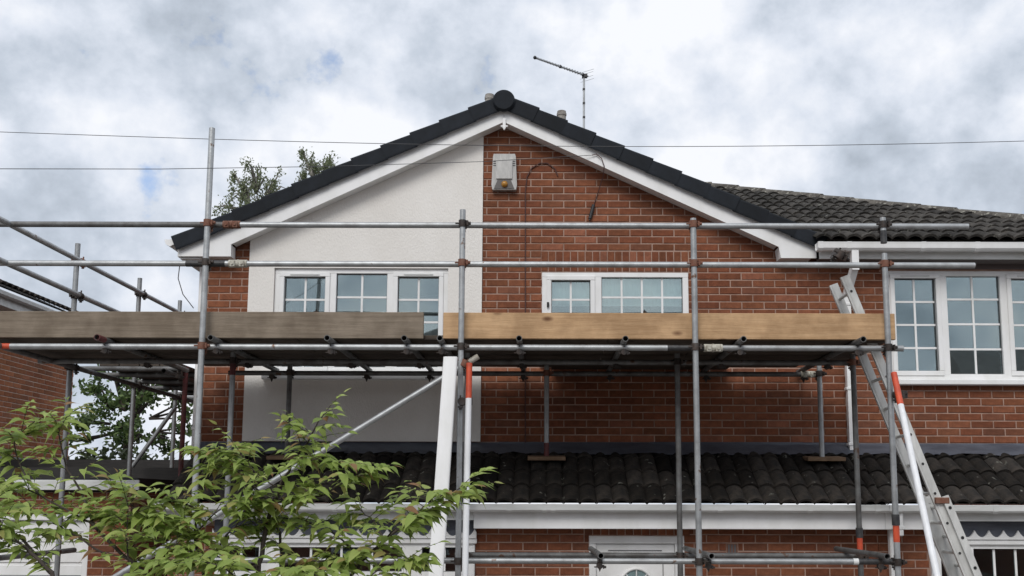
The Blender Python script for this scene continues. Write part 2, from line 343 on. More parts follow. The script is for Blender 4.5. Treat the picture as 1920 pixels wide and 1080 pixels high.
for nn in M['brick_skylit'].node_tree.nodes:
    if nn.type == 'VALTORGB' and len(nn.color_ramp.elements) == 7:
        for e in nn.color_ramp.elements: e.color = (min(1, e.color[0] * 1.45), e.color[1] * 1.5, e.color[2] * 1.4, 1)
BRICK = brick_mesh(); 
SOLDIER_ME = brick_mesh(0.065, 0.205).mesh('brick', M['brick'])
class Bond:
    """Collects bricks for one house; the 300 that show largest become parts, the rest one stuff part per wall."""
    def __init__(s, m=None): s.b = []; s.m = m or M['brick']; s.me = BRICK.mesh('brick', s.m)
    def lay(s, wall, x0, x1, z0, zmax, yface, holes=(), lim=None, axis='X', off=0.0, score=lambda x, z: 0.0):
        k = 0; z = z0
        while z + 0.06 < zmax:
            zc = z + 0.0375; a, b = x0, x1
            if lim: a, b = lim(zc, a, b)
            segs = [(a, b)]
            for h in holes:
                if h[2] - 0.02 < zc < h[3] + 0.02:
                    segs = [q for p in segs for q in ((p[0], min(p[1], h[0])), (max(p[0], h[1]), p[1])) if q[1] - q[0] > 0.02]
            for p0, p1 in segs:
                x = math.floor((p0 - off) / 0.225) * 0.225 + off + (0.1125 if k % 2 else 0)
                if x > p0: x -= 0.225
                while x < p1:
                    u0, u1 = max(x + 0.006, p0), min(x + 0.219, p1)
                    if u1 - u0 > 0.03: s.b.append((wall, (u0 + u1) / 2, zc, (u1 - u0) / 0.215, yface + random.uniform(-0.0015, 0.0018), axis, score((u0 + u1) / 2, zc), 0))
                    x += 0.225
            z += 0.075; k += 1
    def soldier(s, wall, x0, x1, z, yface, score=5):
        x = x0 + 0.0375
        while x < x1: s.b.append((wall, x, z, 1.0, yface + random.uniform(-0.001, 0.0015), 'X', score, 1)); x += 0.075
    def finish(s, limit=300):
        s.b.sort(key=lambda b: -b[6])
        rest = {}
        for i, (w, x, z, sx, y, ax, _, kind) in enumerate(s.b):
            tilt = random.uniform(-0.004, 0.004)
            if i < limit:
                loc = (x, y, z) if ax == 'X' else (y, x, z)
                rot = (0, tilt, 0) if ax == 'X' else (0, 0, math.pi / 2)
                inst('brick', SOLDIER_ME if kind else s.me, w, loc, rot, (sx, 1, 1))
            else:
                mb = rest.setdefault(w.name, (w, MB()))[1]
                src = BRICK if not kind else brick_mesh(0.065, 0.205)
                if ax == 'X': vs = [(vx * sx + x + vz * tilt, vy + y, vz + z - vx * tilt) for vx, vy, vz in src.v]
                else: vs = [(-vy + y, vx * sx + x, vz + z) for vx, vy, vz in src.v]
                mb.add(vs, src.f)
        for w, mb in rest.values(): tag(mb.build('brickwork', s.m, w), kind='stuff')

# openings: x0, x1, z0, z1
WIN1 = (-2.705, -0.945, 3.765, 4.838); WIN2 = (0.003, 1.489, 3.876, 4.806); WINR = (3.51, 5.25, 3.71, 4.829)
DOOR = (0.441, 1.32, 0.0, 2.186); BAY1 = (-2.98, -0.605, 0.8, 2.15); BAYR = (3.57, 6.1, 0.8, 2.15)
XL, XB = -3.42, 3.10                               # left corner of the house, boundary to the attached house

house = thing('brick_house', 'red brick gabled house with white render panel and new black roof edge, behind the scaffolding', 'house', (-0.2, 9.8, 0))
semi = thing('attached_house', 'brick house joined on the right with old mossy tiled roof and wide white window', 'house', (5.2, 9.8, 0))
def gtop(x): return max(min(barge_low(x) + 0.12, 9), 4.95 if x < APX else 4.95)
wall = wall_mb(XL, XB, 2.6, lambda x: gtop(x) if -3.2 < x < 2.5 else 4.95, [WIN1, WIN2], YW, YW + 0.25, [-3.2, APX, 2.5]).build('wall', M['mortar'], house)
wall_low = wall_mb(XL, XB, 0.0, 2.33, [DOOR, BAY1], YG, YG + 0.25).build('wall', M['mortar'], house)
wside = MB().box(XL, XL + 0.25, YW + 0.252, 15.2, 0, 4.95).box(XL, XL + 0.25, YG + 0.252, YW - 0.002, 0, 2.33).build('side_wall', M['brick_side'], house)
swall = wall_mb(XB + 0.003, 7.35, 2.6, 4.89, [WINR], YW, YW + 0.25).build('wall', M['mortar'], semi)
swall_low = wall_mb(XB + 0.003, 7.35, 0.0, 2.33, [BAYR], YG, YG + 0.25).build('wall', M['mortar'], semi)
MB().box(7.1, 7.35, YW + 0.252, 18, 0, 4.89).build('side_wall', M['brick_side'], semi)

bond = Bond()
vis = lambda x, z: (3 if z > 4.1 else 0) + (1.5 if x > -0.5 else 1.0) + (z - 4) * 0.1
def lim_gable(z, a, b):
    if z < 4.95: return a, b
    h = (6.325 - z) / 0.4717 + 0.16
    return max(a, APX - h), min(b, APX + (6.325 - z) / 0.470 + 0.16)
SOL2 = (WIN2[0] - 0.01, WIN2[1] + 0.01, WIN2[3], WIN2[3] + 0.22)
bond.lay(wall, -0.60, XB, 3.08, 6.3, YW - 0.006, [WIN2, SOL2], lambda z, a, b: lim_gable(z, a, b), score=vis)
bond.lay(wall, XL, -2.965, 3.08, 5.2, YW - 0.006, [], lambda z, a, b: lim_gable(z, a, b), score=lambda x, z: 4)
bond.soldier(wall, WIN2[0] - 0.01, WIN2[1] + 0.0, WIN2[3] + 0.112, YW - 0.006, 2)
SOLD = (DOOR[0] - 0.05, DOOR[1] + 0.05, DOOR[3], DOOR[3] + 0.22)
VENT = (1.70, 1.815, 2.02, 2.125)
bond.lay(wall_low, -0.60, XB, 1.6, 2.28, YG - 0.006, [DOOR, SOLD, VENT], off=0.06, score=lambda x, z: 6)
bond.soldier(wall_low, DOOR[0] - 0.04, DOOR[1] + 0.04, DOOR[3] + 0.112, YG - 0.006, 6)
bond.lay(wall_low, XL, -2.99, 1.6, 2.28, YG - 0.006, [], off=0.06, score=lambda x, z: 0)
bond.finish()
bond = Bond()
bond.lay(swall, XB + 0.003, 5.6, 3.08, 4.88, YW - 0.006, [WINR], score=lambda x, z: 1 if x < 5.0 else 0)
bond.lay(swall_low, XB + 0.003, 3.56, 1.6, 2.28, YG - 0.006, [], off=0.06, score=lambda x, z: 2)
bond.finish()
v = MB().box(VENT[0] + 0.008, VENT[1] - 0.008, YG - 0.006, YG + 0.01, VENT[2] + 0.008, VENT[3] - 0.008)
vent = v.build('vent_brick', mat('vent', (0.16, 0.075, 0.05), 0.8), house)
vb = MB()
for k in range(3): vb.box(VENT[0] + 0.02 + k * 0.028, VENT[0] + 0.034 + k * 0.028, YG - 0.009, YG - 0.0062, VENT[2] + 0.015, VENT[3] - 0.015)
vb.build('vent_slot', M['seam'], vent)

# render panel on the gable
RX0, RX1 = -2.962, -0.603
wall_mb(RX0, RX1, 3.085, lambda x: barge_low(x) + 0.05 if x > -3.1 else 5, [WIN1], YW - 0.028, YW - 0.002, [-1.8]).build('render_panel', M['render'], house)

# ------------------------------------------------------------------ windows
def window(parent, W, yf, lights, panes_glass, rows_vent=True, sill=None, bars=0.020, room=1.6, name='window', foot=0.055, roommat=None):
    """lights: (x0, x1, z0, z1, nx, nz, opening sash?) glass openings inside the outer frame W."""
    x0, x1, z0, z1 = W
    f = MB(); xs = sorted(lights)
    yb = yf + 0.07
    f.box(x0, x1, yf, yb, z1 - 0.05, z1, 0.004); f.box(x0, x1, yf, yb, z0, z0 + foot, 0.004)
    edges = [x0] + [q for l in xs for q in (l[0], l[1])] + [x1]
    for a, b in zip(edges[0::2], edges[1::2]):
        f.box(a + 0.0, b, yf + 0.001, yb - 0.001, z0 + foot - 0.002, z1 - 0.048, 0.004)
    for l in xs:                                                    # head and foot infill between frame and glass
        if l[3] < z1 - 0.052: f.box(l[0] - 0.003, l[1] + 0.003, yf + 0.002, yb - 0.002, l[3], z1 - 0.047)
        if l[2] > z0 + foot + 0.002: f.box(l[0] - 0.003, l[1] + 0.003, yf + 0.002, yb - 0.002, z0 + foot - 0.003, l[2])
    w = f.build(name, M['pvc'], parent)
    for (a, b, c, d, nx, nz, op) in xs:
        if op:
            s = MB(); e = 0.048; yo = yf - 0.014
            for bx in ((a - e, b + e, d, d + e), (a - e, b + e, c - e, c)): s.box(bx[0], bx[1], yo, yf + 0.02, bx[2], bx[3], 0.005)
            for bx in ((a - e, a), (b, b + e)): s.box(bx[0], bx[1], yo, yf + 0.02, c + 0.0005, d - 0.0005, 0.005)
            s.build('sash', M['pvc'], w)
            if rows_vent:
                MB().box(a + 0.06, b - 0.06, yo - 0.008, yo - 0.001, d + 0.014, d + 0.030, 0.003).build('trickle_vent', M['pvc_old'], w)
        seal = MB(); k = 0.006
        for bx in ((a, b, d - k, d), (a, b, c, c + k)): seal.box(bx[0], bx[1], yf + 0.028, yf + 0.034, bx[2], bx[3])
        for bx in ((a, a + k), (b - k, b)): seal.box(bx[0], bx[1], yf + 0.028, yf + 0.034, c + k, d - k)
        seal.build('seal', M['seam'], w)
        gm = MB(); dx, dz = (b - a) / nx, (d - c) / nz
        for i in range(1, nx): gm.box(a + dx * i - bars / 2, a + dx * i + bars / 2, yf + 0.031, yf + 0.045, c + k, d - k)
        for j in range(1, nz):
            for i in range(nx): gm.box(a + dx * i + (bars / 2 if i else k), a + dx * (i + 1) - (bars / 2 if i < nx - 1 else k), yf + 0.031, yf + 0.045, c + dz * j - bars / 2, c + dz * j + bars / 2)
        if gm.v: gm.build('glazing_bar', M['pvc'], w)
        pm = MB().box(-dx / 2, dx / 2, 0, 0.004, -dz / 2, dz / 2).mesh('pane', panes_glass)
        pm2 = pm
        for i in range(nx):
            for j in range(nz): inst('pane', pm2, w, (a + dx * (i + 0.5), yf + 0.038, c + dz * (j + 0.5)), None, (0.998, 1, 0.998))
    if sill: MB().box(sill[0], sill[1], yf - sill[4], yf + 0.03, sill[2], sill[3], 0.008).build('sill', M['pvc'], w)
    r = MB(); ya, yc = yb + 0.02, yb + room
    vs = [(x0 + .01, ya, z0 + .01), (x1 - .01, ya, z0 + .01), (x1 - .01, ya, z1 - .01), (x0 + .01, ya, z1 - .01), (x0 - .4, yc, z0 - .7), (x1 + .4, yc, z0 - .7), (x1 + .4, yc, z1 + .2), (x0 - .4, yc, z1 + .2)]
    r.add(vs, [(4, 5, 6, 7), (0, 1, 5, 4), (1, 2, 6, 5), (2, 3, 7, 6), (3, 0, 4, 7)])
    r.build('room_lining', roommat or M['room'], w)
    return w
w1 = window(house, WIN1, YW + 0.0, [(-2.605, -2.19, 3.83, 4.753, 2, 4, True), (-2.08, -1.565, 3.83, 4.788, 2, 4, False), (-1.455, -1.04, 3.83, 4.756, 2, 4, True)], M['glass'],
            sill=(-2.775, -0.875, 3.692, 3.763, 0.11), room=2.2)
cur = MB()                                                          # dark curtain edge and things on the inner window board
for k in range(5): cur.tube((-2.47 + k * 0.05, YW + 0.3 + (k % 2) * 0.03, 3.85), (-2.47 + k * 0.05, YW + 0.3 + (k % 2) * 0.03, 4.75), 0.028, 8)
cur.build('curtain', mat('dark_curtain', (0.05, 0.05, 0.055), 0.95), w1)
MB().tube((-2.49, YW + 0.2, 3.9), (-2.49, YW + 0.2, 4.43), 0.035, 10).build('ornament', M['blind'], w1)
w2 = window(house, WIN2, YW + 0.0, [(0.10, 0.494, 3.95, 4.722, 2, 4, True), (0.608, 1.43, 3.93, 4.762, 4, 4, False)], M['glass'], rows_vent=False,
            sill=(-0.02, 1.51, 3.845, 3.874, 0.07), room=2.0)
bl = MB(); n = 40
for k in range(n):
    a, b = 0.03 + k * 1.43 / n, 0.03 + (k + 1) * 1.43 / n
    za, zb = (0.006 if k % 2 else 0), (0 if k % 2 else 0.006)
    bl.add([(a, YW + 0.088 + za, 4.475), (b, YW + 0.088 + zb, 4.475), (b, YW + 0.088 + zb, 4.79), (a, YW + 0.088 + za, 4.79)], [(0, 1, 2, 3)])
bl.build('blind', M['blind'], w2)
MB().tube((0.065, YW - 0.03, 4.44), (0.065, YW - 0.03, 4.49), 0.012, 8).build('handle', M['black_plastic'], w2)
wr = window(semi, WINR, YW + 0.0, [(3.575, 3.99, 3.805, 4.752, 2, 4, True), (4.105, 4.642, 3.775, 4.798, 2, 4, False), (4.757, 5.172, 3.805, 4.752, 2, 4, True)], M['glass'],
            sill=(3.47, 5.29, 3.655, 3.71, 0.10), room=2.2)

# ground-floor bay windows under a scalloped lead canopy
def bay(parent, B, lights, x0, x1):
    w = window(parent, B, YG - 0.04, lights, M['glass_low'], rows_vent=False, room=2.0)
    MB().box(x0, x1, YG - 0.07, YG - 0.041, B[3] - 0.035, B[3] + 0.012, 0.006).build('head_trim', M['pvc'], w)
    MB().box(x0 + 0.01, x1 - 0.01, YG - 0.06, YG - 0.012, B[3] + 0.014, 2.33).build('lead_canopy', M['lead'], w)
    pts = [(x0, B[3] + 0.014), (x1, B[3] + 0.014)]; P = 0.133; x = x1; top = []
    n = int((x1 - x0) / P)
    for k in range(n, -1, -1):
        for j in range(9):
            u = j / 8
            xx = x0 + (k + 1 - u) * P
            if xx > x1 + 1e-6: continue
            zz = B[3] + 0.035 + 0.062 * (abs(2 * u - 1) ** 2.2)
            top.append((xx, zz))
    mb = MB(); tops = sorted(set(top))
    for (xa, za), (xb, zb) in zip(tops, tops[1:]):
        if xb - xa > 1e-5: mb.prism([(xa, B[3] + 0.014), (xb, B[3] + 0.014), (xb, zb), (xa, za)], YG - 0.085, YG - 0.062)
    mb.build('scalloped_trim', M['pvc'], w)
bay(house, BAY1, [(-2.92, -2.58, 1.86, 2.08, 2, 1, False), (-2.39, -1.27, 1.86, 2.08, 4, 1, False), (-1.09, -0.68, 1.86, 2.08, 2, 1, False), ], -3.0, -0.585)
bay(semi, BAYR, [(3.66, 3.73, 0.95, 2.08, 1, 1, False), (3.96, 4.75, 0.95, 2.08, 4, 3, False), (4.9, 6.0, 0.95, 2.08, 4, 3, False)], 3.56, 6.15)

# front door
d = MB().box(DOOR[0] + 0.07, DOOR[1] - 0.09, YG + 0.03, YG + 0.075, 0.02, DOOR[3] - 0.075)
door = d.build('door', M['pvc'], house)
fr = MB(); fr.box(DOOR[0], DOOR[0] + 0.066, YG + 0.0, YG + 0.08, 0, DOOR[3] - 0.072, 0.004).box(DOOR[1] - 0.087, DOOR[1], YG + 0.0, YG + 0.08, 0, DOOR[3] - 0.072, 0.004).box(DOOR[0], DOOR[1], YG + 0.0, YG + 0.08, DOOR[3] - 0.07, DOOR[3], 0.004)
fr.build('door_frame', M['pvc'], door)
sm = MB(); sm.box(DOOR[0] + 0.068, DOOR[1] - 0.088, YG + 0.022, YG + 0.028, DOOR[3] - 0.0735, DOOR[3] - 0.068)
sm.box(0.62, 1.115, YG + 0.024, YG + 0.029, 2.048, 2.056).box(1.12, 1.126, YG + 0.024, YG + 0.029, 0.3, 2.0)
sm.build('door_seam', M['seam'], door)
fan = MB(); cx_, cz_ = 0.878, 1.74; R_ = 0.135
arc = [(cx_ + R_ * math.cos(a), cz_ + R_ * math.sin(a)) for a in [math.pi * k / 16 for k in range(17)]]
fan.prism([(cx_ + R_, cz_ - 0.9)] + arc + [(cx_ - R_, cz_ - 0.9)][::1], YG + 0.020, YG + 0.026)
fan.build('door_glass', M['glass_low'], door)
ring = MB(); ring.path([(x, YG + 0.02, z) for x, z in [(cx_ + (R_ + 0.015) * math.cos(math.pi * k / 16), cz_ + (R_ + 0.015) * math.sin(math.pi * k / 16)) for k in range(17)]], 0.016, 6)
for a in (math.pi / 2, math.pi / 4, 3 * math.pi / 4): ring.tube((cx_, YG + 0.018, cz_), (cx_ + R_ * math.cos(a), YG + 0.018, cz_ + R_ * math.sin(a)), 0.006, 6)
ring.build('fanlight_trim', M['pvc'], door)
MB().box(DOOR[0] + 0.07, DOOR[1] - 0.09, YG + 0.5, YG + 0.52, 0.02, 2.1).build('hall_wall', M['room'], door)

# ------------------------------------------------------------------ roof of the gabled house
tl, tr_ = 0.455, 0.4597
YV = 9.57
MB().prism([(APX - 0.001, 6.325), (APX - 0.001, 6.465), (-3.627, 4.99), (-3.624, 4.918), (-3.102, 4.918), (-3.107, 5.042)][::-1], 9.62, 9.645).build('bargeboard', M['pvc'], house)
MB().prism([(APX + 0.001, 6.325), (2.37, 5.03), (2.39, 4.915), (2.744, 4.915), (2.744, 5.03), (APX + 0.001, 6.465)], 9.62, 9.645).build('bargeboard', M['pvc'], house)
MB().prism([(-3.60, 4.92), (-3.105, 4.92), (-3.11, 5.04), (-3.60, 4.98)], 9.647, YW - 0.03).build('box_end', M['pvc'], house)
be = MB(); be.prism([(2.385, 4.917), (2.70, 4.917), (2.70, 5.0), (2.372, 5.03)], 9.647, YW - 0.012)
be.build('box_end', M['pvc'], house)
so = MB(); so.prism([(APX, 6.33), (APX, 6.35), (-3.10, 5.075), (-3.10, 5.055)][::-1], 9.646, YW - 0.029); so.prism([(APX, 6.33), (2.36, 5.045), (2.36, 5.065), (APX, 6.35)], 9.646, YW - 0.0105)
so.build('verge_soffit', M['pvc'], house)
fi = MB().box(APX - 0.012, APX + 0.02, 9.598, 9.619, 6.25, 6.36, 0.003).box(APX - 0.032, APX + 0.04, 9.60, 9.618, 6.265, 6.282, 0.003)
fi.prism([(APX - 0.014, 6.262), (APX + 0.004, 6.232), (APX + 0.022, 6.262)], 9.60, 9.618)
fi.build('finial', M['pvc'], house)
# verge caps: stepped black tiles up both slopes
def cap_mesh():
    L, mb = 0.345, MB()
    # local: x up the slope, y depth, z normal to the slope; tail (x=0) stands proud of the next tile
    prof = [(-0.018, 0.0), (0.0, -0.004), (0.128, 0.0), (0.145, 0.012), (0.151, 0.03), (0.151, 0.30), (0.12, 0.30)]
    vs = []
    for x, s in ((0, 1.0), (L, 0.925)):
        for z, y in prof: vs.append((x, y + (0.006 if x else 0), z * s - (0.008 if x else 0.0)))
    n = len(prof)
    fs = [tuple(range(n)), tuple(range(2 * n - 1, n - 1, -1))] + [(i, i + n, (i + 1) % n + n, (i + 1) % n) for i in range(n)]
    return mb.add(vs, fs).mesh('verge_tile', M['black_tile'])
CAP = cap_mesh()
CAPR = CAP.copy(); 
for vtx in CAPR.vertices: vtx.co.x = -vtx.co.x
CAPR.flip_normals()
for side, me, tn, xe, ze in ((-1, CAP, tl, -3.64, 4.985), (1, CAPR, tr_, 2.80, 5.00)):
    ang = math.atan(tn); ln = abs(APX - xe) / math.cos(ang) - 0.01; n = 11; gg = ln / n
    for k in range(n):
        u = k * gg
        x = xe - side * u * math.cos(ang); z = ze + u * math.sin(ang)
        inst('verge_tile', me, house, (x, YV + random.uniform(-0.003, 0.003), z), (0, -ang if side < 0 else ang, 0), (gg / 0.325, 1, 0.97 + 0.06 * k / (n - 1)))
# roof slopes with stepped courses
rf = MB()
for side, tn, xe, ze in ((-1, tl, -3.62, 5.06), (1, tr_, 2.82, 5.075)):
    ln = abs(APX - xe); n = 11
    for k in range(n):
        xa, xb = xe - side * ln * k / n, xe - side * ln * (k + 1) / n
        za, zb = ze + tn * ln * k / n, ze + tn * ln * (k + 1) / n
        q = [(xa, za + 0.012), (xb, zb - 0.012), (xb, zb - 0.07), (xa, za - 0.07)]
        if side < 0: q = q[::-1]
        rf.prism(q if side > 0 else q, YV + 0.07, 15.0)
rf.build('roof', M['black_tile'], house)
rc = MB(); zc = 6.515
def halfpipe(mb, y0, y1, r):
    n = 14; vs = []
    for y in (y0, y1):
        for k in range(n + 1):
            a = math.pi * k / n; vs.append((APX + r * math.cos(a), y, zc + r * math.sin(a)))
        vs += [(APX - r, y, zc - 0.06), (APX + r, y, zc - 0.06)]
    m = n + 3
    mb.add(vs, [tuple(range(m - 1, -1, -1)), tuple(range(m, 2 * m))] + [(i, (i + 1) % m, (i + 1) % m + m, i + m) for i in range(m)], False)
disc = MB(); disc.tube((APX, YV - 0.04, zc + 0.012), (APX, YV - 0.015, zc + 0.012), 0.100, 28, False, 0.113); disc.tube((APX, YV - 0.015, zc + 0.012), (APX, YV + 0.005, zc + 0.012), 0.113, 28); disc.box(APX - 0.075, APX + 0.075, YV - 0.02, YV + 0.03, 6.44, 6.50)
disc.build('ridge_end_cap', M['black_tile'], house)
for k in range(12):
    mb = MB(); halfpipe(mb, YV + 0.006 + k * 0.45, YV + 0.45 + k * 0.45, 0.108 if k % 2 else 0.112); mb.build('ridge_tile', M['black_tile'], house)
for px, py, Y, r, h in ((918, 178, 11.6, 0.055, 0.55), (1053, 209, 12.4, 0.058, 0.95)):
    p = at(px, py, Y); fl = MB().tube(p, p - Vector((0, 0, h)), r, 14, hollow=True)
    fl.tube(p - Vector((0, 0, 0.03)), p - Vector((0, 0, 0.06)), r * 1.12, 14); fl.build('flue_pipe', M['flue'], house)
# left eave: gutter, fascia, soffit and the corner downpipe
def gutter_y(parent, x, y0, y1, z, m, name='gutter'):
    mb = MB(); prof = [(0.05, 0), (0.05, -0.012), (0.04, -0.05), (0.0, -0.072), (-0.04, -0.05), (-0.055, -0.012), (-0.055, 0)]
    vs = [(x + a, y, z + b) for y in (y0, y1) for a, b in prof]; n = len(prof)
    mb.add(vs, [tuple(range(n)), tuple(range(2 * n - 1, n - 1, -1))] + [(i, i + 1, i + n + 1, i + n) for i in range(n - 1)]); return mb.build(name, m, parent)
gutter_y(house, -3.71, 9.6, 15, 5.085, M['pvc'])
MB().box(-3.645, -3.625, 9.646, 15, 4.92, 5.04).build('fascia', M['pvc'], house)
MB().box(-3.624, XL - 0.001, 9.66, 15, 4.90, 4.917).build('soffit', M['pvc'], house)
dp = MB().box(-3.495, -3.425, 9.86, 9.925, 2.75, 4.9, 0.008)
for z in (3.2, 4.3): dp.box(-3.502, -3.42, 9.852, 9.93, z, z + 0.03, 0.004)
dp.build('downpipe', M['pvc'], house)

# ------------------------------------------------------------------ attached house: mossy hipped roof
TP = math.tan(math.radians(24.4)); AP_ = math.radians(24.4); YE, ZE = 9.46, 5.055
def tile_mesh(matname, Wd=0.30, L=0.36, rise=0.038, n=16):
    """Double-roll tile: x across, y up the slope, z off the slope; its tail stands a step proud of the course below."""
    vs = []
    for y, lift in ((0.0, 0.030), (L, 0.006)):
        for i in range(n + 1):
            u = i / n; z = rise * max(0.0, abs(math.sin(2 * math.pi * u))) ** 0.7
            vs.append((u * Wd, y, z + lift))
    m = n + 1
    for i in range(n + 1): u = vs[i]; vs.append((u[0], 0.004, u[2] - 0.026))
    fs = [(i, i + 1, m + i + 1, m + i) for i in range(n)] + [(2 * m + i, 2 * m + i + 1, i + 1, i) for i in range(n)]
    return MB().add(vs, fs).mesh('roof_tile', M[matname])
T_OLD, T_MOSS = tile_mesh('old_tile'), tile_mesh('mossy_tile')
def hip_x(Y): return HX0 + (HY0 - Y)
HX0, HY0 = 2.40, 13.52
roofslab = MB()
RT = hip_x(YE)
def rz(Y): return ZE + (Y - YE) * TP
YJ = YE + (6.5 - ZE) / TP
roofslab.add([(2.9, YE + 0.05, rz(YE + 0.05)), (RT - 0.05, YE + 0.05, rz(YE + 0.05)), (HX0, HY0, rz(HY0)), (APX, HY0, rz(HY0)),
              (RT - 0.05, 2 * HY0 - YE, rz(YE)), (APX, 2 * HY0 - YE, rz(YE)), (APX, YJ, 6.5)], [(0, 1, 2, 3, 6), (1, 4, 2), (3, 2, 4, 5)])
sroof = roofslab.build('roof', M['mossy_tile'], semi)
g_ = 0.32
for k in range(17):
    s0 = k * g_; Yk = YE + s0 * math.cos(AP_); Zk = ZE + s0 * math.sin(AP_)
    if Yk > HY0 - 0.12: break
    xs = max((6.62 - Zk - 0.25) / 0.447 + APX - 0.3, 2.3 if k < 2 else -0.1); xe = hip_x(Yk + 0.15)
    i0 = math.floor(xs / 0.30)
    for i in range(i0, int(xe / 0.30) + 1):
        x = i * 0.30
        if x > xe - 0.05 or x > 6.0 or x < 2.66 - k * 0.65: continue
        inst('roof_tile', T_MOSS, sroof, (x, Yk, Zk + random.uniform(-0.003, 0.004)), (AP_ + random.uniform(-0.012, 0.012), 0, random.uniform(-0.01, 0.01)), (0.995, 1, 1))
hd = Vector((1, -1, -TP)).normalized(); h0 = Vector((HX0, HY0, rz(HY0) + 0.012))
hx = Vector((hd.x, hd.y, hd.z)); hy = Vector((0, 0, 1)).cross(hx).normalized(); hz = hx.cross(hy)
hipmb = MB(); n = 8
for x, r in ((0, 0.088), (0.45, 0.098)):
    hipmb.v += [(x, r * math.cos(math.pi * k / n), r * math.sin(math.pi * k / n) - 0.02) for k in range(n + 1)]
hipmb.f += [(i, i + n + 1, i + n + 2, i + 1) for i in range(n)] + [tuple(range(n + 1)), tuple(range(2 * n + 1, n, -1))]; hipmb.sm += [False] * (n + 2)
HIP = hipmb.mesh('hip_tile', M['hip_tile'])
rot = Matrix((hx, hy, hz)).transposed().to_euler()
for k in range(15):
    inst('hip_tile', HIP, sroof, h0 + hd * (k * 0.445) + Vector((0, 0, random.uniform(-0.006, 0.006))), rot)
for k in range(5):
    inst('ridge_tile', HIP, sroof, (HX0 - 0.45 * (k + 1), HY0, rz(HY0) + 0.02), (0, 0, 0))
def gutter_x(parent, x0, x1, y, z, m, unions, h=0.075, bar=True):
    prof = [(0.05, 0.0), (0.045, -h * 0.75), (0.02, -h), (-0.03, -h), (-0.052, -h * 0.75), (-0.058, -0.02), (-0.062, -0.004), (-0.055, 0.0)]
    inn = [(-0.05, -0.003), (-0.047, -h * 0.7), (-0.028, -h * 0.92), (0.018, -h * 0.92), (0.041, -h * 0.7), (0.045, -0.003)]
    gm = MB().prism_x([(y + a, z + b) for a, b in prof + inn], x0, x1); gt = gm.build('gutter', m, parent)
    for u in unions:
        MB().prism_x([(y + a * 1.07, z - 0.001 + b * 1.10 + 0.003) for a, b in prof], u - 0.022, u + 0.022).build('gutter_bracket', m, gt)
    return gt
gutter_x(semi, 2.71, 7.7, 9.49, 5.035, M['pvc'], [2.74, 3.02, 3.75, 4.28, 4.85, 5.6], 0.08)
MB().box(2.76, 7.6, 9.565, 9.585, 4.895, 5.03).build('fascia', M['pvc_old'], semi)
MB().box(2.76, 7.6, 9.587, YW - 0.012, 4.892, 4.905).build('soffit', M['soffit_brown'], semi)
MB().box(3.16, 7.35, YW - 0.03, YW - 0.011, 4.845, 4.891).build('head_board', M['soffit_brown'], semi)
dpx = MB()
pp = [Vector((3.08, 9.49, 4.955)), Vector((3.08, 9.49, 4.80)), Vector((3.06, 9.72, 4.55)), Vector((3.06, 9.72, 2.97))]
def sq_pipe(mb, a, b, w):
    d = (b - a).normalized(); u = Vector((1, 0, 0)); v_ = d.cross(u).normalized(); u = v_.cross(d)
    vs = [c + u * sx * w + v_ * sy * w for c in (a, b) for sx, sy in ((-1, -1), (1, -1), (1, 1), (-1, 1))]
    mb.add(vs, [(0, 1, 5, 4), (1, 2, 6, 5), (2, 3, 7, 6), (3, 0, 4, 7), (3, 2, 1, 0), (4, 5, 6, 7)])
sq_pipe(dpx, pp[0] + Vector((0, 0, 0.02)), pp[1] - Vector((0, 0, 0.04)), 0.034); sq_pipe(dpx, pp[1], pp[2], 0.033); sq_pipe(dpx, pp[2] + Vector((0, 0, 0.04)), pp[3], 0.032)
dpo = dpx.build('downpipe', M['pvc'], semi)
for z in (3.05, 3.6, 4.45): MB().box(3.06 - 0.045, 3.06 + 0.045, 9.68, 9.76, z, z + 0.028, 0.004).build('pipe_clip', M['pvc'], dpo)
MB().box(3.03, 3.09, 9.685, 9.755, 2.93, 2.972).build('pipe_shoe', M['black_plastic'], dpo)

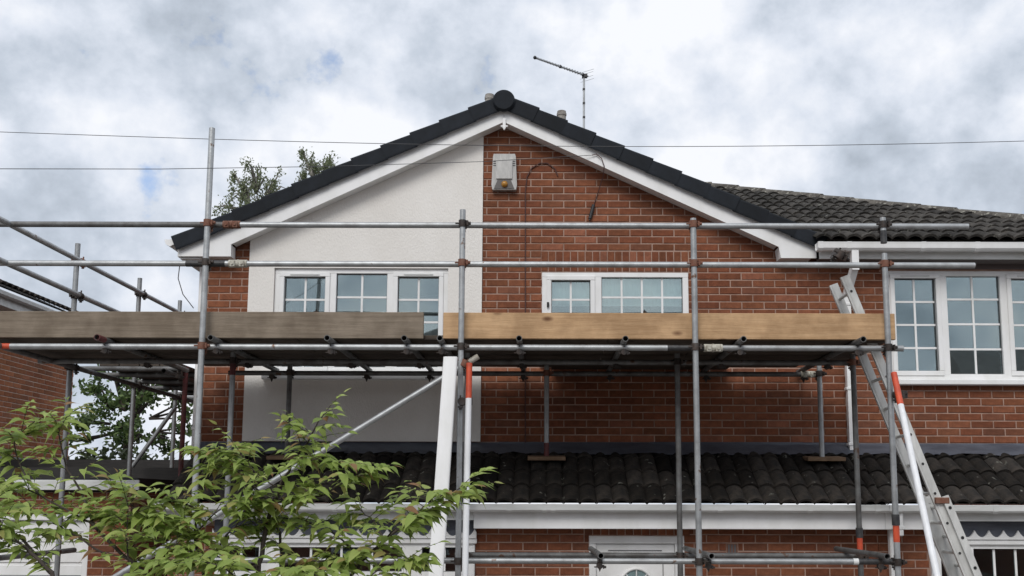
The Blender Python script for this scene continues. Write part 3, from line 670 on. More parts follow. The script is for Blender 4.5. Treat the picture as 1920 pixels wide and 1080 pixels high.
# ------------------------------------------------------------------ lean-to roof along both houses
LT = 0.5 / 0.82; LA = math.atan(LT); LY0, LZ0 = 8.91, 2.468
def lz(Y): return LZ0 + (Y - LY0) * LT
for par, x0, x1, me in ((house, -3.40, XB, T_OLD), (semi, XB, 6.2, T_OLD)):
    MB().add([(x0, LY0 + 0.03, lz(LY0 + 0.03)), (x1, LY0 + 0.03, lz(LY0 + 0.03)), (x1, YW - 0.01, lz(YW - 0.01)), (x0, YW - 0.01, lz(YW - 0.01)), (x0, YW - 0.01, 2.42), (x0, LY0 + 0.03, 2.42)], [(0, 1, 2, 3), (0, 3, 4, 5)]).build('lean_to_roof', M['old_tile'], par)
    lr = [o for o in par.children if o.name.startswith('lean_to_roof')][-1]
    for k in range(4):
        s0 = k * 0.272; Yk = LY0 + s0 * math.cos(LA); Zk = LZ0 + s0 * math.sin(LA)
        x = x0
        while x < x1 - 0.1:
            inst('roof_tile', me, lr, (x, Yk, Zk + random.uniform(-0.004, 0.005)), (LA + random.uniform(-0.02, 0.02), 0, random.uniform(-0.012, 0.012)), (min(0.30, x1 - x) / 0.30 * 0.99, 0.84 if k < 3 else 0.3, 1)); x += 0.30
    fl = MB(); xx = x0; segs = []
    while xx < x1:
        xe = min(xx + 1.5, x1); b = random.uniform(-0.006, 0.006)
        m = 12; vs = []
        for i in range(m + 1):
            u = xx + (xe - xx) * i / m - (0.0 if i else 0.02)
            w1_, w2_ = random.uniform(-0.004, 0.004), random.uniform(-0.012, 0.008)
            Yb = YW - 0.17 + w2_
            vs += [(u, YW - 0.0065 - 0.002 * (i == 0), 3.085 + b), (u, YW - 0.022, lz(YW) + 0.055 + w1_), (u, Yb, lz(Yb) + 0.062 + w2_)]
        fl.add(vs, [(i * 3 + j, i * 3 + j + 1, i * 3 + j + 4, i * 3 + j + 3) for i in range(m) for j in range(2)], False)
        xx = xe
    fl.build('lead_flashing', M['lead'], par)
gutter_x(house, -3.47, XB - 0.002, 8.915, 2.476, M['pvc_old'], [-3.4, -1.84, -0.28, 0.03, 0.11, 1.6, 2.4, 3.0], 0.07)
gutter_x(semi, XB + 0.002, 6.3, 8.915, 2.476, M['pvc_old'], [3.2, 4.05, 5.0], 0.07)
MB().box(-3.42, -0.608, 8.985, 9.005, 2.332, 2.46).build('fascia', M['pvc_old'], house)
MB().box(-0.605, XB - 0.001, 8.98, 9.006, 2.255, 2.46, 0.004).build('fascia', M['pvc'], house)
MB().box(XB + 0.001, 3.475, 8.98, 9.006, 2.255, 2.46, 0.004).build('fascia', M['pvc'], semi)
MB().box(3.477, 6.2, 8.985, 9.005, 2.332, 2.46).build('fascia', M['pvc_old'], semi)
MB().box(-3.42, -0.6, 9.007, YG + 0.2, 2.332, 2.345).box(-0.599, XB, 9.007, YG - 0.001, 2.258, 2.27).build('soffit', M['pvc_old'], house)
MB().box(XB + 0.001, 3.475, 9.007, YG - 0.001, 2.258, 2.27).box(3.477, 6.2, 9.007, YG + 0.2, 2.332, 2.345).build('soffit', M['pvc_old'], semi)
dl = MB().box(3.165, 3.235, 9.06, 9.13, 0.02, 2.256, 0.008).box(3.165, 3.235, 8.90, 8.975, 2.2, 2.42, 0.008)
dlo = dl.build('downpipe', M['pvc'], semi); MB().box(3.158, 3.242, 8.893, 8.979, 2.258, 2.29, 0.004).build('pipe_clip', M['pvc'], dlo)

# ------------------------------------------------------------------ left: garage and the neighbour's house
ngh = thing('neighbour_house', 'brick house at the left edge with dark tiled eave and dirty white gutter', 'house', (-9.5, 14, 0))
NX, NY1 = -7.7, 16.1
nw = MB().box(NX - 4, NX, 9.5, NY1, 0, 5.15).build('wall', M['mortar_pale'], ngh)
bond = Bond(M['brick_skylit'])
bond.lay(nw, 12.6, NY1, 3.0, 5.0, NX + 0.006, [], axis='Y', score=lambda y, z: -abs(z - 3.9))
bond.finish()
e0, e1 = at(0, 560, 13.0), at(90, 583, 15.6)
EZ = 5.16
soffn = MB().box(NX + 0.001, NX + 0.30, 9.5, NY1 + 0.2, EZ - 0.02, EZ).build('soffit', M['pvc_old'], ngh)
MB().box(NX + 0.302, NX + 0.32, 9.5, NY1 + 0.2, EZ - 0.02, EZ + 0.16).build('fascia', M['pvc_old'], ngh)
gutter_y(ngh, NX + 0.38, 9.5, NY1 + 0.25, EZ + 0.15, M['pvc_old'])
nr = MB().add([(NX + 0.40, 9.4, EZ + 0.19), (NX + 0.40, NY1 + 0.25, EZ + 0.19), (NX - 4, NY1 + 0.25, EZ + 2.1), (NX - 4, 9.4, EZ + 2.1)], [(0, 1, 2, 3)]).build('roof', M['old_tile'], ngh)
AN = math.atan(1.91 / 4.4)
for k in range(2):
    for i in range(22):
        y = 9.5 + i * 0.30
        o = inst('roof_tile', T_OLD, nr, (NX + 0.44 - k * 0.3, y, EZ + 0.20 + k * 0.13), Matrix.Rotation(math.pi / 2, 4, 'Z') @ Matrix.Rotation(AN, 4, 'X'))
MB().box(NX + 0.001, NX + 0.02, 9.9, NY1 - 0.05, 2.95, 3.12).build('flashing', M['grey_flash'], ngh)

gar = thing('garage', 'flat roofed brick garage with white panelled door between the two houses', 'garage', (-6, 10, 0))
GX0, GX1, GY = NX + 0.02, -4.12, 10.0
GD = (-7.3, -4.52, 0.0, 2.36)
gw = wall_mb(GX0, GX1, 0, 2.58, [GD], GY, GY + 0.2).build('wall', M['mortar'], gar)
MB().box(GX1 - 0.2, GX1, GY + 0.202, 16, 0, 2.58).build('side_wall', M['brick_side'], gar)
bond = Bond(); bond.lay(gw, GX0, GX1, 1.68, 2.57, GY - 0.006, [GD], off=0.02, score=lambda x, z: 1); bond.finish()
MB().box(GX0, GX1 + 0.12, GY - 0.12, GY - 0.1, 2.60, 2.70, 0.004).build('fascia', M['pvc_old'], gar)
MB().box(GX0, GX1 + 0.10, GY - 0.098, 16, 2.62, 2.72).build('flat_roof', M['felt'], gar)
for Yp, z1 in ((11.0, 2.86), (13.0, 3.03)):
    MB().box(GX0, GX1 + 0.3, Yp, Yp + 0.12, 2.721, z1).build('parapet', M['dark_timber'], gar)
MB().box(GX1 + 0.13, XL - 0.02, 10.8, 10.95, 0, 2.7).build('back_gate', M['dark_timber'], gar)
gd = MB().box(GD[0] + 0.06, GD[1] - 0.06, GY + 0.06, GY + 0.1, 0.02, GD[3] - 0.06).build('garage_door', M['pvc'], gar)
gf = MB().box(GD[0], GD[0] + 0.06, GY + 0.0, GY + 0.1, 0, GD[3], 0.004).box(GD[1] - 0.06, GD[1], GY + 0.0, GY + 0.1, 0, GD[3], 0.004).box(GD[0] + 0.061, GD[1] - 0.061, GY + 0.0, GY + 0.1, GD[3] - 0.06, GD[3], 0.004)
gf.build('door_frame', M['pvc'], gd)
for k in range(5):
    z1 = GD[3] - 0.075 - k * 0.43
    MB().box(GD[0] + 0.075, GD[1] - 0.075, GY + 0.045, GY + 0.059, z1 - 0.405, z1, 0.006).build('door_panel', M['pvc'], gd)
    r = MB()
    for j in range(1, 4): r.box(GD[0] + 0.075, GD[1] - 0.075, GY + 0.043, GY + 0.0445, z1 - j * 0.1 - 0.005, z1 - j * 0.1 + 0.002)
    r.build('panel_groove', M['seam'], gd)
MB().tube((-4.95, GY + 0.02, 1.90), (-4.95, GY + 0.05, 1.90), 0.035, 10).build('handle', M['black_plastic'], gd)

# ------------------------------------------------------------------ scaffold
sc = thing('scaffold', 'tubular steel scaffold with clamped standards, ledgers and guard rails across the house front', 'scaffold', (0, 8.3, 0))
TR = 0.02415
def tube(name, p, q, m='galv', hollow=True, r=TR, parent=sc, label=None):
    o = MB().tube(p, q, r, 14, hollow).build(name, M[m], parent)
    if label: o['label'] = label
    return o
FY, AY, BY = 7.85, 8.70, 9.50
ZD, ZL, ZT, ZM = 3.735, 2.035, 4.752, 4.424         # deck ledger, low ledger, top and middle guard rail
def cup(flip=1):
    """Right-angle coupler: a collar on a tube along X and one on a tube along Z, a body block and hinged bolts."""
    mb = MB()
    mb.tube((-0.028, 0, 0), (0.028, 0, 0), 0.033, 12); mb.tube((0, -0.0495, -0.028), (0, -0.0495, 0.028), 0.033, 12)
    mb.box(-0.026, 0.026, -0.03, -0.018, -0.026, 0.026)
    mb.tube((0, 0.012, -0.058), (0, 0.012, 0.05), 0.007, 6); mb.box(-0.02, 0.02, -0.008, 0.03, -0.05, -0.036); mb.tube((0, 0.012, -0.066), (0, 0.012, -0.05), 0.013, 6)
    mb.tube((-0.058, -0.062, 0), (0.06, -0.062, 0), 0.007, 6); mb.box(0.034, 0.048, -0.08, -0.04, -0.02, 0.02); mb.tube((0.05, -0.062, 0), (0.068, -0.062, 0), 0.013, 6)
    return mb
CUP = {k: cup().mesh('coupler', M[k]) for k in ('coupler', 'coupler_rust', 'coupler_pale')}
def coupler(p, kind=None, rot=(0, 0, 0)):
    k = kind or random.choice(['coupler', 'coupler', 'coupler', 'coupler_rust'])
    o = inst('coupler', CUP[k], sc, p, rot)
    if k != 'coupler': o['label'] = {'coupler_rust': 'rusty orange coupler', 'coupler_pale': 'pale coupler'}[k]
    return o
def sleeve(p, axis='X', kind='coupler_pale', L=0.16):
    d = {'X': Vector((1, 0, 0)), 'Z': Vector((0, 0, 1))}[axis]; p = Vector(p)
    mb = MB().tube(p - d * L / 2, p + d * L / 2, 0.032, 12); mb.tube(p - d * 0.006, p + d * 0.006, 0.0345, 12)
    for s_ in (-1, 1):
        c = p + d * s_ * L * 0.25
        mb.box(c.x - 0.02, c.x + 0.02, c.y - 0.045, c.y - 0.02, c.z - 0.034, c.z + 0.02, 0.004); mb.tube((c.x, c.y - 0.055, c.z - 0.008), (c.x, c.y - 0.04, c.z - 0.008), 0.012, 6)
    o = mb.build('sleeve_coupler', M[kind], sc); o['label'] = 'sleeve joining two rail tubes end to end'; return o
STD = [(-2.734, 5.56), (-0.647, 4.868), (1.240, 4.80), (2.793, 4.81)]
for i, (x, zt) in enumerate(STD):
    if i == 3:
        zj = at(1680, 985, FY).z
        tube('standard', (x, FY, zj + 0.001), (x, FY, zt - 0.30)); o = tube('standard', (x, FY, 0.03), (x, FY, zj))
        zs = at(1656, 456, FY).z
        MB().tube((x, FY, zs), (x, FY, zt - 0.11), 0.0262, 14).build('tape_wrap', M['black_tape'], sc); tube('standard', (x, FY, zs + 0.05), (x, FY, zt))
        MB().tube((x, FY, zj - 0.0), (x, FY, zj + 0.085), 0.031, 14).build('sleeve_coupler', M['black_tape'], sc)
        MB().tube((x, FY, zj - 0.13), (x, FY, zj - 0.002), 0.0255, 14).build('painted_band', M['orange'], sc)
    else: tube('standard', (x, FY, 0.03), (x, FY, zt))
    MB().box(x - 0.075, x + 0.075, FY - 0.075, FY + 0.075, 0.001, 0.012).tube((x, FY, 0.012), (x, FY, 0.06), 0.019, 10).build('base_plate', M['coupler'], sc)
    for z, kd in ((ZT, None), (ZM, None), (ZD, None), (ZL, None)):
        kd = {(0, ZT): 'coupler_rust', (0, ZD): 'coupler_rust', (2, ZT): 'coupler_rust', (2, ZM): 'coupler_rust', (1, ZM): 'coupler_rust', (3, ZM): 'coupler_rust'}.get((i, z), 'coupler')
        if z in (ZT, ZM): coupler((x, FY + 0.0495, z), kd)
        else: coupler((x, FY + 0.0495, z), kd)
RY = FY + 0.0495                                     # rails and ledgers run behind the standards
k0 = RY / FY
def rail(name, x0, x1, z, m='galv', y=RY, label=None): return tube(name, (x0, y, z), (x1, y, z), m, label=label)
rail('guard_rail', -4.75, -2.50, ZT, 'galv_dull'); rail('guard_rail', -2.499, 3.51, ZT)
sleeve((-2.55, RY, ZT + 0.0), kind='coupler_rust', L=0.14)
rail('guard_rail', -4.75, -2.89, ZM); rail('guard_rail', -2.60, 3.545, ZM); MB().tube((-2.91, RY, ZM), (-2.59, RY, ZM), 0.0265, 14).build('tape_wrap', M['black_tape'], sc); sleeve((-2.485, RY, ZM), L=0.15)
rail('ledger', -4.30, 1.02, ZD); rail('ledger', 1.02, 1.34, ZD, 'black_tape', label='black taped tube end'); rail('ledger', 1.341, 2.93, ZD); sleeve((1.39, RY, ZD), L=0.15)
rail('ledger', -4.62, -4.30, ZD, 'orange', label='orange painted tube end')
rail('ledger', -2.85, -0.70, ZL); rail('ledger', -0.699, 2.46, ZL); rail('ledger', 2.46, 2.77, ZL, 'black_tape', label='black painted tube end'); MB().tube((2.46, RY, ZL), (2.50, RY, ZL), 0.0262, 14).build('tape_wrap', M['pvc_old'], sc)
# inner rows
for x in (-2.745, -0.66, 1.209, 2.774):
    tube('standard', (x, AY, 0.03), (x, AY, ZD + 0.13), 'galv_dull' if x > 0 else 'galv')
    MB().box(x - 0.075, x + 0.075, AY - 0.075, AY + 0.075, 0.001, 0.012).build('base_plate', M['coupler'], sc)
    coupler((x, AY + 0.0495, ZD)); 
    if x > -1: coupler((x, AY + 0.0495, ZL))
MB().tube((-2.745, AY, ZD - 0.13), (-2.745, AY, ZD - 0.005), 0.0255, 14).build('painted_band', M['red_paint'], sc)
zj = at(1608, 1008, AY).z
MB().tube((2.774, AY, zj), (2.774, AY, zj + 0.085), 0.031, 14).build('sleeve_coupler', M['black_tape'], sc); MB().tube((2.774, AY, zj - 0.11), (2.774, AY, zj - 0.002), 0.0255, 14).build('painted_band', M['orange'], sc)
rail('ledger', -4.5, 2.90, ZD, 'galv_dull', AY + 0.0495); rail('ledger', -0.75, 2.86, ZL, 'galv_dull', AY + 0.0495)
rail('ledger', -3.05, 2.62, ZD, 'galv_dull', BY + 0.0495); sleeve((2.60, BY + 0.0495, ZD), L=0.14)
for px in (540, 1025, 1540):
    x = X_(px, BY, 3.2)
    tube('puncheon', (x, BY, lz(BY) + 0.10), (x, BY, ZD + 0.10), 'galv_dull' if px == 540 else 'galv'); coupler((x, BY + 0.0495, ZD))
o = MB().tube((X_(1025, BY, 2.9), BY, lz(BY) + 0.102), (X_(1025, BY, 2.9), BY, lz(BY) + 0.23), 0.0255, 14).build('painted_band', M['red_paint'], sc)
# transoms
TZ = ZD + 0.0485
for i, px in enumerate((180, 393, 612, 757, 824, 973, 1173, 1395, 1620)):
    x = X_(px, 7.72, TZ)
    tube('transom', (x, 7.735, TZ), (x, 9.74 if i not in (4,) else 8.9, TZ), 'galv_dull', label='transom tube with red painted end' if i == 0 else None)
    if i == 0: MB().tube((x, 7.733, TZ), (x, 7.86, TZ), 0.0252, 14, True).build('painted_end', M['red_paint'], sc)
    for Yc in (RY, AY + 0.0495, BY + 0.0495):
        if i == 4 and Yc > 9: continue
        o_ = coupler((x, Yc, ZD), 'coupler', (math.pi / 2, 0, 0)); o_.scale = (0.72, 0.72, 0.72)
        if Yc < 9: continue
        MB().prism([(x - 0.022, ZD - 0.03), (x, ZD - 0.085), (x + 0.022, ZD - 0.03)], Yc - 0.012, Yc + 0.012).build('coupler_wedge', M['coupler'], sc)
for px, dx in ((1127, 0.0), (1335, 0.0), (1665, 0.0)):
    x = at(px, 1044, 7.72).x
    tube('transom', (x, 7.735, ZL + 0.0485), (x - 0.02, 9.0 if px != 1127 else 8.9, ZL + 0.0485), 'galv_dull'); coupler((x, RY, ZL), 'coupler', (math.pi / 2, 0, 0)).scale = (0.75, 0.75, 0.75)
    MB().prism([(x - 0.02, ZL - 0.03), (x, ZL - 0.085), (x + 0.02, ZL - 0.03)], RY - 0.012, RY + 0.012).build('coupler_wedge', M['coupler'], sc)
# diagonal brace and the two painted rakers
b0, b1 = at(392, 975, 7.93), at(897, 668, 7.93)
tube('brace', b0 + (b0 - b1) * 0.5, b1 + (b0 - b1) * 0.05, label='diagonal brace rising to the centre standard'); tube('brace', b1 + (b0 - b1) * 0.0499, b1, 'coupler_pale', label='pinkish bare end of the brace')
coupler(at(872, 683, 7.90), 'coupler_rust', (0, 0.5, 0))
def raker(a, b, za, label):
    a, b = Vector(a), Vector(b); dd = (b - a); L = dd.length
    e = a + dd * (za / L); g0 = a + dd * ((a.z - 0.02) / (a.z - b.z)) if a.z > b.z else b
    o = tube('raker', e, g0, 'white_tube', r=0.0245, label=label); MB().tube(a, e, 0.0246, 14, True).build('painted_end', M['orange'], o)
    return o
r1 = at(880, 681, 7.77); raker(r1, at(872, 1080, 7.62), 0.285, 'white painted tube with an orange top beside the centre standard')
r2 = at(1676, 700, 7.77); raker(r2, at(1757, 1080, 6.9), 0.31, 'white sloping tube with an orange top in front of the ladder')
coupler(at(866, 753, 7.80), 'coupler', (0, 0, math.pi / 2)); coupler(at(1682, 740, 7.80), 'coupler', (0, 0, math.pi / 2))
# return along the left side
RX, IX = -4.43, -3.58
for Yp in (7.86, 9.19, 10.66, 11.88):
    if Yp < 8: tube('standard', (-4.66, 7.85, 0.03), (-4.66, 7.85, 4.93)); continue
    tube('standard', (RX, Yp, 2.75 if Yp > 9.9 else 0.03), (RX, Yp, 4.93))
    for z in (ZT - 0.0, ZM - 0.0, ZD): coupler((RX + 0.0495, Yp, z), None, (0, 0, -math.pi / 2))
for Yp in (9.85, 11.9): tube('standard', (IX, Yp, 2.3), (IX, Yp, ZD + 0.1), 'red_paint' if Yp < 10 else 'galv_dull', label='red painted standard at the house corner' if Yp < 10 else None)
for z, m in ((ZT, 'galv'), (ZM, 'galv'), (ZD, 'galv_dull')): tube('guard_rail' if z > 4 else 'ledger', (RX + 0.0495, 7.7, z), (RX + 0.0495, 12.6, z), m)
tube('ledger', (IX - 0.0495, 9.4, ZD), (IX - 0.0495, 12.6, ZD), 'galv_dull'); tube('ledger', (RX + 0.0495, 7.6, ZL), (RX + 0.0495, 9.4, ZL), 'galv_dull')
for Yp in (9.62, 10.1, 10.7, 11.3, 11.9, 12.4): tube('transom', (RX - 0.12, Yp, TZ), (IX + 0.12 if Yp > 10 else IX + 0.02, Yp, TZ), 'galv_dull')
a, b = at(243, 882, 11.4), at(330, 762, 11.4); tube('brace', a, b, 'galv')

# boards
def board(name, x0, x1, y0, y1, z0, z1, m, label, cat, group=None):
    L = Vector(((x0 + x1) / 2, (y0 + y1) / 2, z0))
    o = MB().box(x0 - L.x, x1 - L.x, y0 - L.y, y1 - L.y, 0, z1 - z0, 0.004).build(name, M[m], None, L)
    return tag(o, label, cat, group)
TB0, TB1 = 3.812, 4.030
board('toe_board', -4.70, -0.962, 7.928, 7.966, TB0, TB1, 'wood_grey', 'weathered grey toe board along the left half of the scaffold deck', 'toe board', 'toe boards along the deck edge')
board('toe_board', -0.802, 2.885, 7.928, 7.966, TB0, TB1 - 0.002, 'wood_new', 'fresh yellow toe board along the right half of the scaffold deck', 'toe board', 'toe boards along the deck edge')
MB_ = None
dz0 = TZ + TR + 0.001
rown = ['first', 'second', 'third', 'fourth', 'fifth', 'sixth', 'seventh']
for r in range(7):
    y0 = 7.975 + r * 0.232
    cuts = [-4.60, -2.0 + 0.0 * r, 0.55, 2.86] if r % 2 == 0 else [-4.60, -1.2, 1.3, 2.86]
    if r == 6: cuts = [-3.3, -0.9, 1.4, 2.5]
    nm = ['left', 'middle', 'right']
    for j, (a, b) in enumerate(zip(cuts, cuts[1:])):
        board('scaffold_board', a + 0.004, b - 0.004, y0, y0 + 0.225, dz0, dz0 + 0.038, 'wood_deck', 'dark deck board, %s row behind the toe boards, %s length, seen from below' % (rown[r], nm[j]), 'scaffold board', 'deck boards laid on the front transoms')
board('scaffold_board', 0.10, 1.85, 9.603, 9.775, dz0, dz0 + 0.038, 'wood_deck', 'dark short board added between deck and wall to deepen the shade under the small window', 'scaffold board', 'deck boards laid on the front transoms')  # extra board, added and widened to keep light off the wall below
for r in range(4):
    x0 = RX + 0.09 + r * 0.2 - 0.02
    for j, (a, b) in enumerate(((9.64, 11.2), (11.21, 12.6))):
        o = board('scaffold_board', x0, x0 + 0.192, a, b, dz0, dz0 + 0.038, 'wood_deck', 'dark deck board on the side return, %s from its outer rail, %s length' % (rown[r], ['front', 'rear'][j]), 'scaffold board', 'deck boards on the side return')
for px, nm in ((540, 'under the left window'), (1025, 'under the small window'), (1545, 'beside the downpipe')):
    x = X_(px, BY, 2.85); m = MB().box(-0.18, 0.18, -0.11, 0.11, 0, 0.036, 0.003)
    o = m.build('sole_board', M['wood_sole'], None, (x, BY, lz(BY) + 0.068)); o.rotation_euler = (0.10, 0, 0.01)
    tag(o, 'short wooden sole board on the tiled lean-to roof %s' % nm, 'board', 'sole boards under the roof posts')

# ------------------------------------------------------------------ ladder
lad = thing('ladder', 'aluminium extension ladder leaning up to the right end of the scaffold', 'ladder', (4.2, 8.2, 0))
n0, n1 = at(1583, 518, 8.10), at(1741, 900, 8.10)
ld = (n1 - n0).normalized(); ldir = Vector((ld.x, 0, ld.z)).normalized(); Lg = (n0.z - 0.02) / -ldir.z
perp = Vector((-ldir.z, 0, ldir.x))                   # to the right of the climbing line
def stile(mb, top, L, w, y0, y1):
    p, q = top, top + ldir * L
    vs = [Vector((c.x, y, c.z)) + perp * s for c in (p, q) for y in (y0, y1) for s in (-w / 2, w / 2)]
    mb.add(vs, [(0, 1, 5, 4), (3, 2, 6, 7), (2, 0, 4, 6), (1, 3, 7, 5), (1, 0, 2, 3), (4, 5, 7, 6)])
for y0, y1 in ((8.085, 8.113), (8.405, 8.433)):
    mb = MB(); stile(mb, n0, Lg - 0.5, 0.074, y0, y1); stile(mb, n0 + perp * 0.0, Lg - 0.5, 0.036, y0 - 0.003, y1 + 0.003); mb.build('stile', M['alu'], lad)
sec = n0 + ldir * ((n0.z - at(1741, 935, 8.1).z) / -ldir.z) + perp * 0.060
for y0, y1 in ((8.055, 8.082), (8.436, 8.463)):
    mb = MB(); stile(mb, sec, (sec.z - 0.02) / -ldir.z, 0.058, y0, y1); mb.build('stile', M['alu'], lad)
k = 0.14
while k < Lg - 0.55:
    c = n0 + ldir * k; MB().tube((c.x, 8.08, c.z), (c.x, 8.436, c.z), 0.0145, 10).build('rung', M['alu'], lad)
    MB().tube((c.x, 8.0795, c.z), (c.x, 8.084, c.z), 0.012, 8).build('rung_end', M['black_plastic'], lad); k += 0.255
k = 0.1; L2 = (sec.z - 0.02) / -ldir.z
while k < L2 - 0.1:
    c = sec + ldir * k; MB().tube((c.x, 8.055, c.z), (c.x, 8.468, c.z), 0.0145, 10).build('rung', M['alu'], lad)
    MB().tube((c.x, 8.0545, c.z), (c.x, 8.058, c.z), 0.011, 8).build('rung_end', M['black_plastic'], lad); k += 0.255
for y in (8.07, 8.45):                               # guide brackets at the head of the base section
    c = sec - perp * 0.03; mb = MB().box(c.x - 0.05, c.x + 0.06, y - 0.02, y + 0.02, c.z - 0.05, c.z + 0.0, 0.004); mb.build('guide_bracket', M['coupler_rust' if y < 8.2 else 'alu'], lad)

# white trim length leaning upright
a, b = at(845, 670, 7.70), at(817, 1080, 7.52)
dd = (b - a).normalized(); b = a + dd * ((a.z - 0.01) / -dd.z)
tb = MB(); u = Vector((1, 0, 0)); v_ = dd.cross(u).normalized()
ring_ = []
for c in (a, b):
    for k in range(16):
        t_ = 2 * math.pi * k / 16; cx2, sx2 = math.cos(t_), math.sin(t_)
        ring_.append(c + u * 0.0565 * (abs(cx2) ** 0.35) * (1 if cx2 >= 0 else -1) + v_ * 0.028 * (abs(sx2) ** 0.45) * (1 if sx2 >= 0 else -1))
tb.add([p - a for p in ring_], [(i, (i + 1) % 16, (i + 1) % 16 + 16, i + 16) for i in range(16)] + [tuple(range(15, -1, -1)), tuple(range(16, 32))])
trim = tag(tb.build('plastic_trim', M['pvc'], None, a), 'long white plastic trim length standing upright against the centre of the scaffold', 'trim')

# ------------------------------------------------------------------ alarm box, cables, wires, aerial
A0, A1 = at(922, 288, 9.72), at(969, 355, 9.72)
ax, az0, az1 = (A0.x + A1.x) / 2, A1.z, A0.z; hw = (A1.x - A0.x) / 2
al = thing('alarm_box', 'grey wall alarm box with amber lamp near the gable peak', 'alarm box', (ax, YW - 0.01, az0))
def ring8(w, d, z, c=0.02): return None
mb = MB()
outl = [(-hw * 0.93, az0), (hw * 0.93, az0), (hw, az0 + 0.05), (hw * 0.9, az1 - 0.03), (hw * 0.84, az1), (-hw * 0.84, az1), (-hw * 0.9, az1 - 0.03), (-hw, az0 + 0.05)]
mb.prism([(ax + x, z) for x, z in outl], YW - 0.075, YW - 0.011)
mb.prism([(ax - hw * 0.62, az0 + 0.11), (ax + hw * 0.62, az0 + 0.11), (ax + hw * 0.66, az1 - 0.06), (ax - hw * 0.66, az1 - 0.06)], YW - 0.092, YW - 0.0752)
mb.build('cover', M['alarm_grey'], al)
MB().prism([(ax - hw * 0.8, az0 + 0.008), (ax + hw * 0.8, az0 + 0.008), (ax + hw * 0.52, az0 + 0.10), (ax - hw * 0.52, az0 + 0.10)], YW - 0.082, YW - 0.0755).build('lamp_recess', M['alarm_dark'], al)
MB().sphere((ax + 0.004, YW - 0.085, az0 + 0.052), 0.034, 14, 8).build('lamp', M['amber'], al)
vz = MB()
for sx_ in (-1, 1):
    for k in range(3): vz.box(ax + sx_ * hw * 0.76 - 0.014, ax + sx_ * hw * 0.76 + 0.014, YW - 0.078, YW - 0.0755, az1 - 0.085 - k * 0.022, az1 - 0.075 - k * 0.022)
vz.build('vent_slot', M['seam'], al)
yc = YW - 0.016
arc_px = [(985, 830), (985, 700), (985, 560), (985, 440), (985, 360), (988, 332), (997, 315), (1012, 306), (1026, 306), (1040, 316), (1046, 330)]
tag(MB().path([at(x, y, yc) for x, y in arc_px], 0.006, 5).build('wall_cable', M['cable']), 'thin dark cable looping over and running down the brick gable', 'cable')
c0 = at(1110, 291, 9.60)
tag(MB().path([at(-60, 316.5, 3.0 * 2.2), at(300, 317, 7.5), at(620, 312, 8.6), at(905, 303, 9.3), c0], 0.003, 5).build('overhead_wire', M['wire']), 'lower overhead wire from the left edge to the right bargeboard', 'wire', 'overhead wires')
pts = []
for k in range(25):
    u = k / 24; x = -30 + 2000 * u
    pts.append(at(x, 245.5 + 29 * (1 - abs((x - 1180) / 1210)) ** 1.0 * 1.0 if False else 246.3 + 28.5 * math.sin(min(max((x + 30) / 2500, 0), 1) * math.pi), 8.9))
tag(MB().path(pts, 0.0032, 5).build('overhead_wire', M['wire']), 'upper overhead wire spanning the whole view in front of the gable', 'wire', 'overhead wires')
tag(MB().path([c0, at(1118, 289, 9.6), at(1128, 297, 9.6), at(1133, 312, 9.61), at(1131, 330, 9.7), at(1120, 365, yc), at(1113, 385, yc)], 0.005, 5).build('drop_cable', M['cable']), 'short drop cable curving from the right bargeboard down the bricks', 'cable')
p0, p1 = at(1113, 384, yc - 0.01), at(1106, 410, yc - 0.01)
tag(MB().tube(p0, p1, 0.018, 10).tube(p1, p1 + (p1 - p0) * 0.12, 0.01, 8).build('cable_clamp', M['black_plastic']), 'small black cable clamp hanging on the brick gable', 'clamp')
tag(MB().path([at(337, 497, 9.75), at(334, 522, 9.75), at(343, 552, 9.75), at(363, 578, 9.8)], 0.005, 5).build('loose_cable', M['wire']), 'loose thin cable hanging from the left eave soffit', 'cable')

YA = 14.2
mt, mbm = at(1095, 143, YA), at(1092, 250, YA); 
aer = thing('tv_aerial', 'thin rooftop television aerial pointing up to the left on a tall mast', 'aerial', (mbm.x, YA, 7.0))
MB().tube((mt.x - 0.01, YA, 7.0), mt + Vector((0, 0, 0.02)), 0.016, 8).build('mast', M['galv'], aer)
q0, q1 = at(1003, 108, YA - 1.0), at(1102, 143, YA + 0.08)
MB().tube(q0, q1, 0.016, 6).build('boom', M['galv'], aer)
ed = (q1 - q0).normalized(); cr_ = ed.cross(Vector((0, 0, 1))).normalized()
n = 16
for k in range(n):
    c = q0 + (q1 - q0) * (0.04 + 0.84 * k / n); w = 0.018 + 0.012 * k / n
    MB().tube(c - Vector((0, 0, w)) * 0.35 - cr_ * w, c + Vector((0, 0, w)) * 0.35 + cr_ * w, 0.006, 5).build('element', M['galv'], aer)
rp = q0 + (q1 - q0) * 0.95
rm = MB()
for s_ in (-1, 1):
    for k in range(2): c = rp + Vector((0.02, 0, s_ * (0.03 + k * 0.045))) + ed * (0.02 * k); rm.tube(c - cr_ * 0.12, c + cr_ * 0.12, 0.0025, 5)
rm.build('reflector', M['galv'], aer)
for f_ in (0.0, 0.46, 0.9): MB().sphere(q0 + (q1 - q0) * f_, 0.026, 8, 6).build('mounting_block', M['black_plastic'], aer)
MB().box(mt.x - 0.03, mt.x + 0.05, YA - 0.03, YA + 0.03, mt.z - 0.02, mt.z + 0.03).build('mast_clamp', M['black_plastic'], aer)
for k in range(5): z = mt.z - 0.22 - k * 0.22; MB().box(mt.x - 0.022, mt.x + 0.016, YA - 0.022, YA + 0.02, z, z + 0.025).build('cable_tie', M['black_plastic'], aer)
spc = at(1570, 476, 8.02)
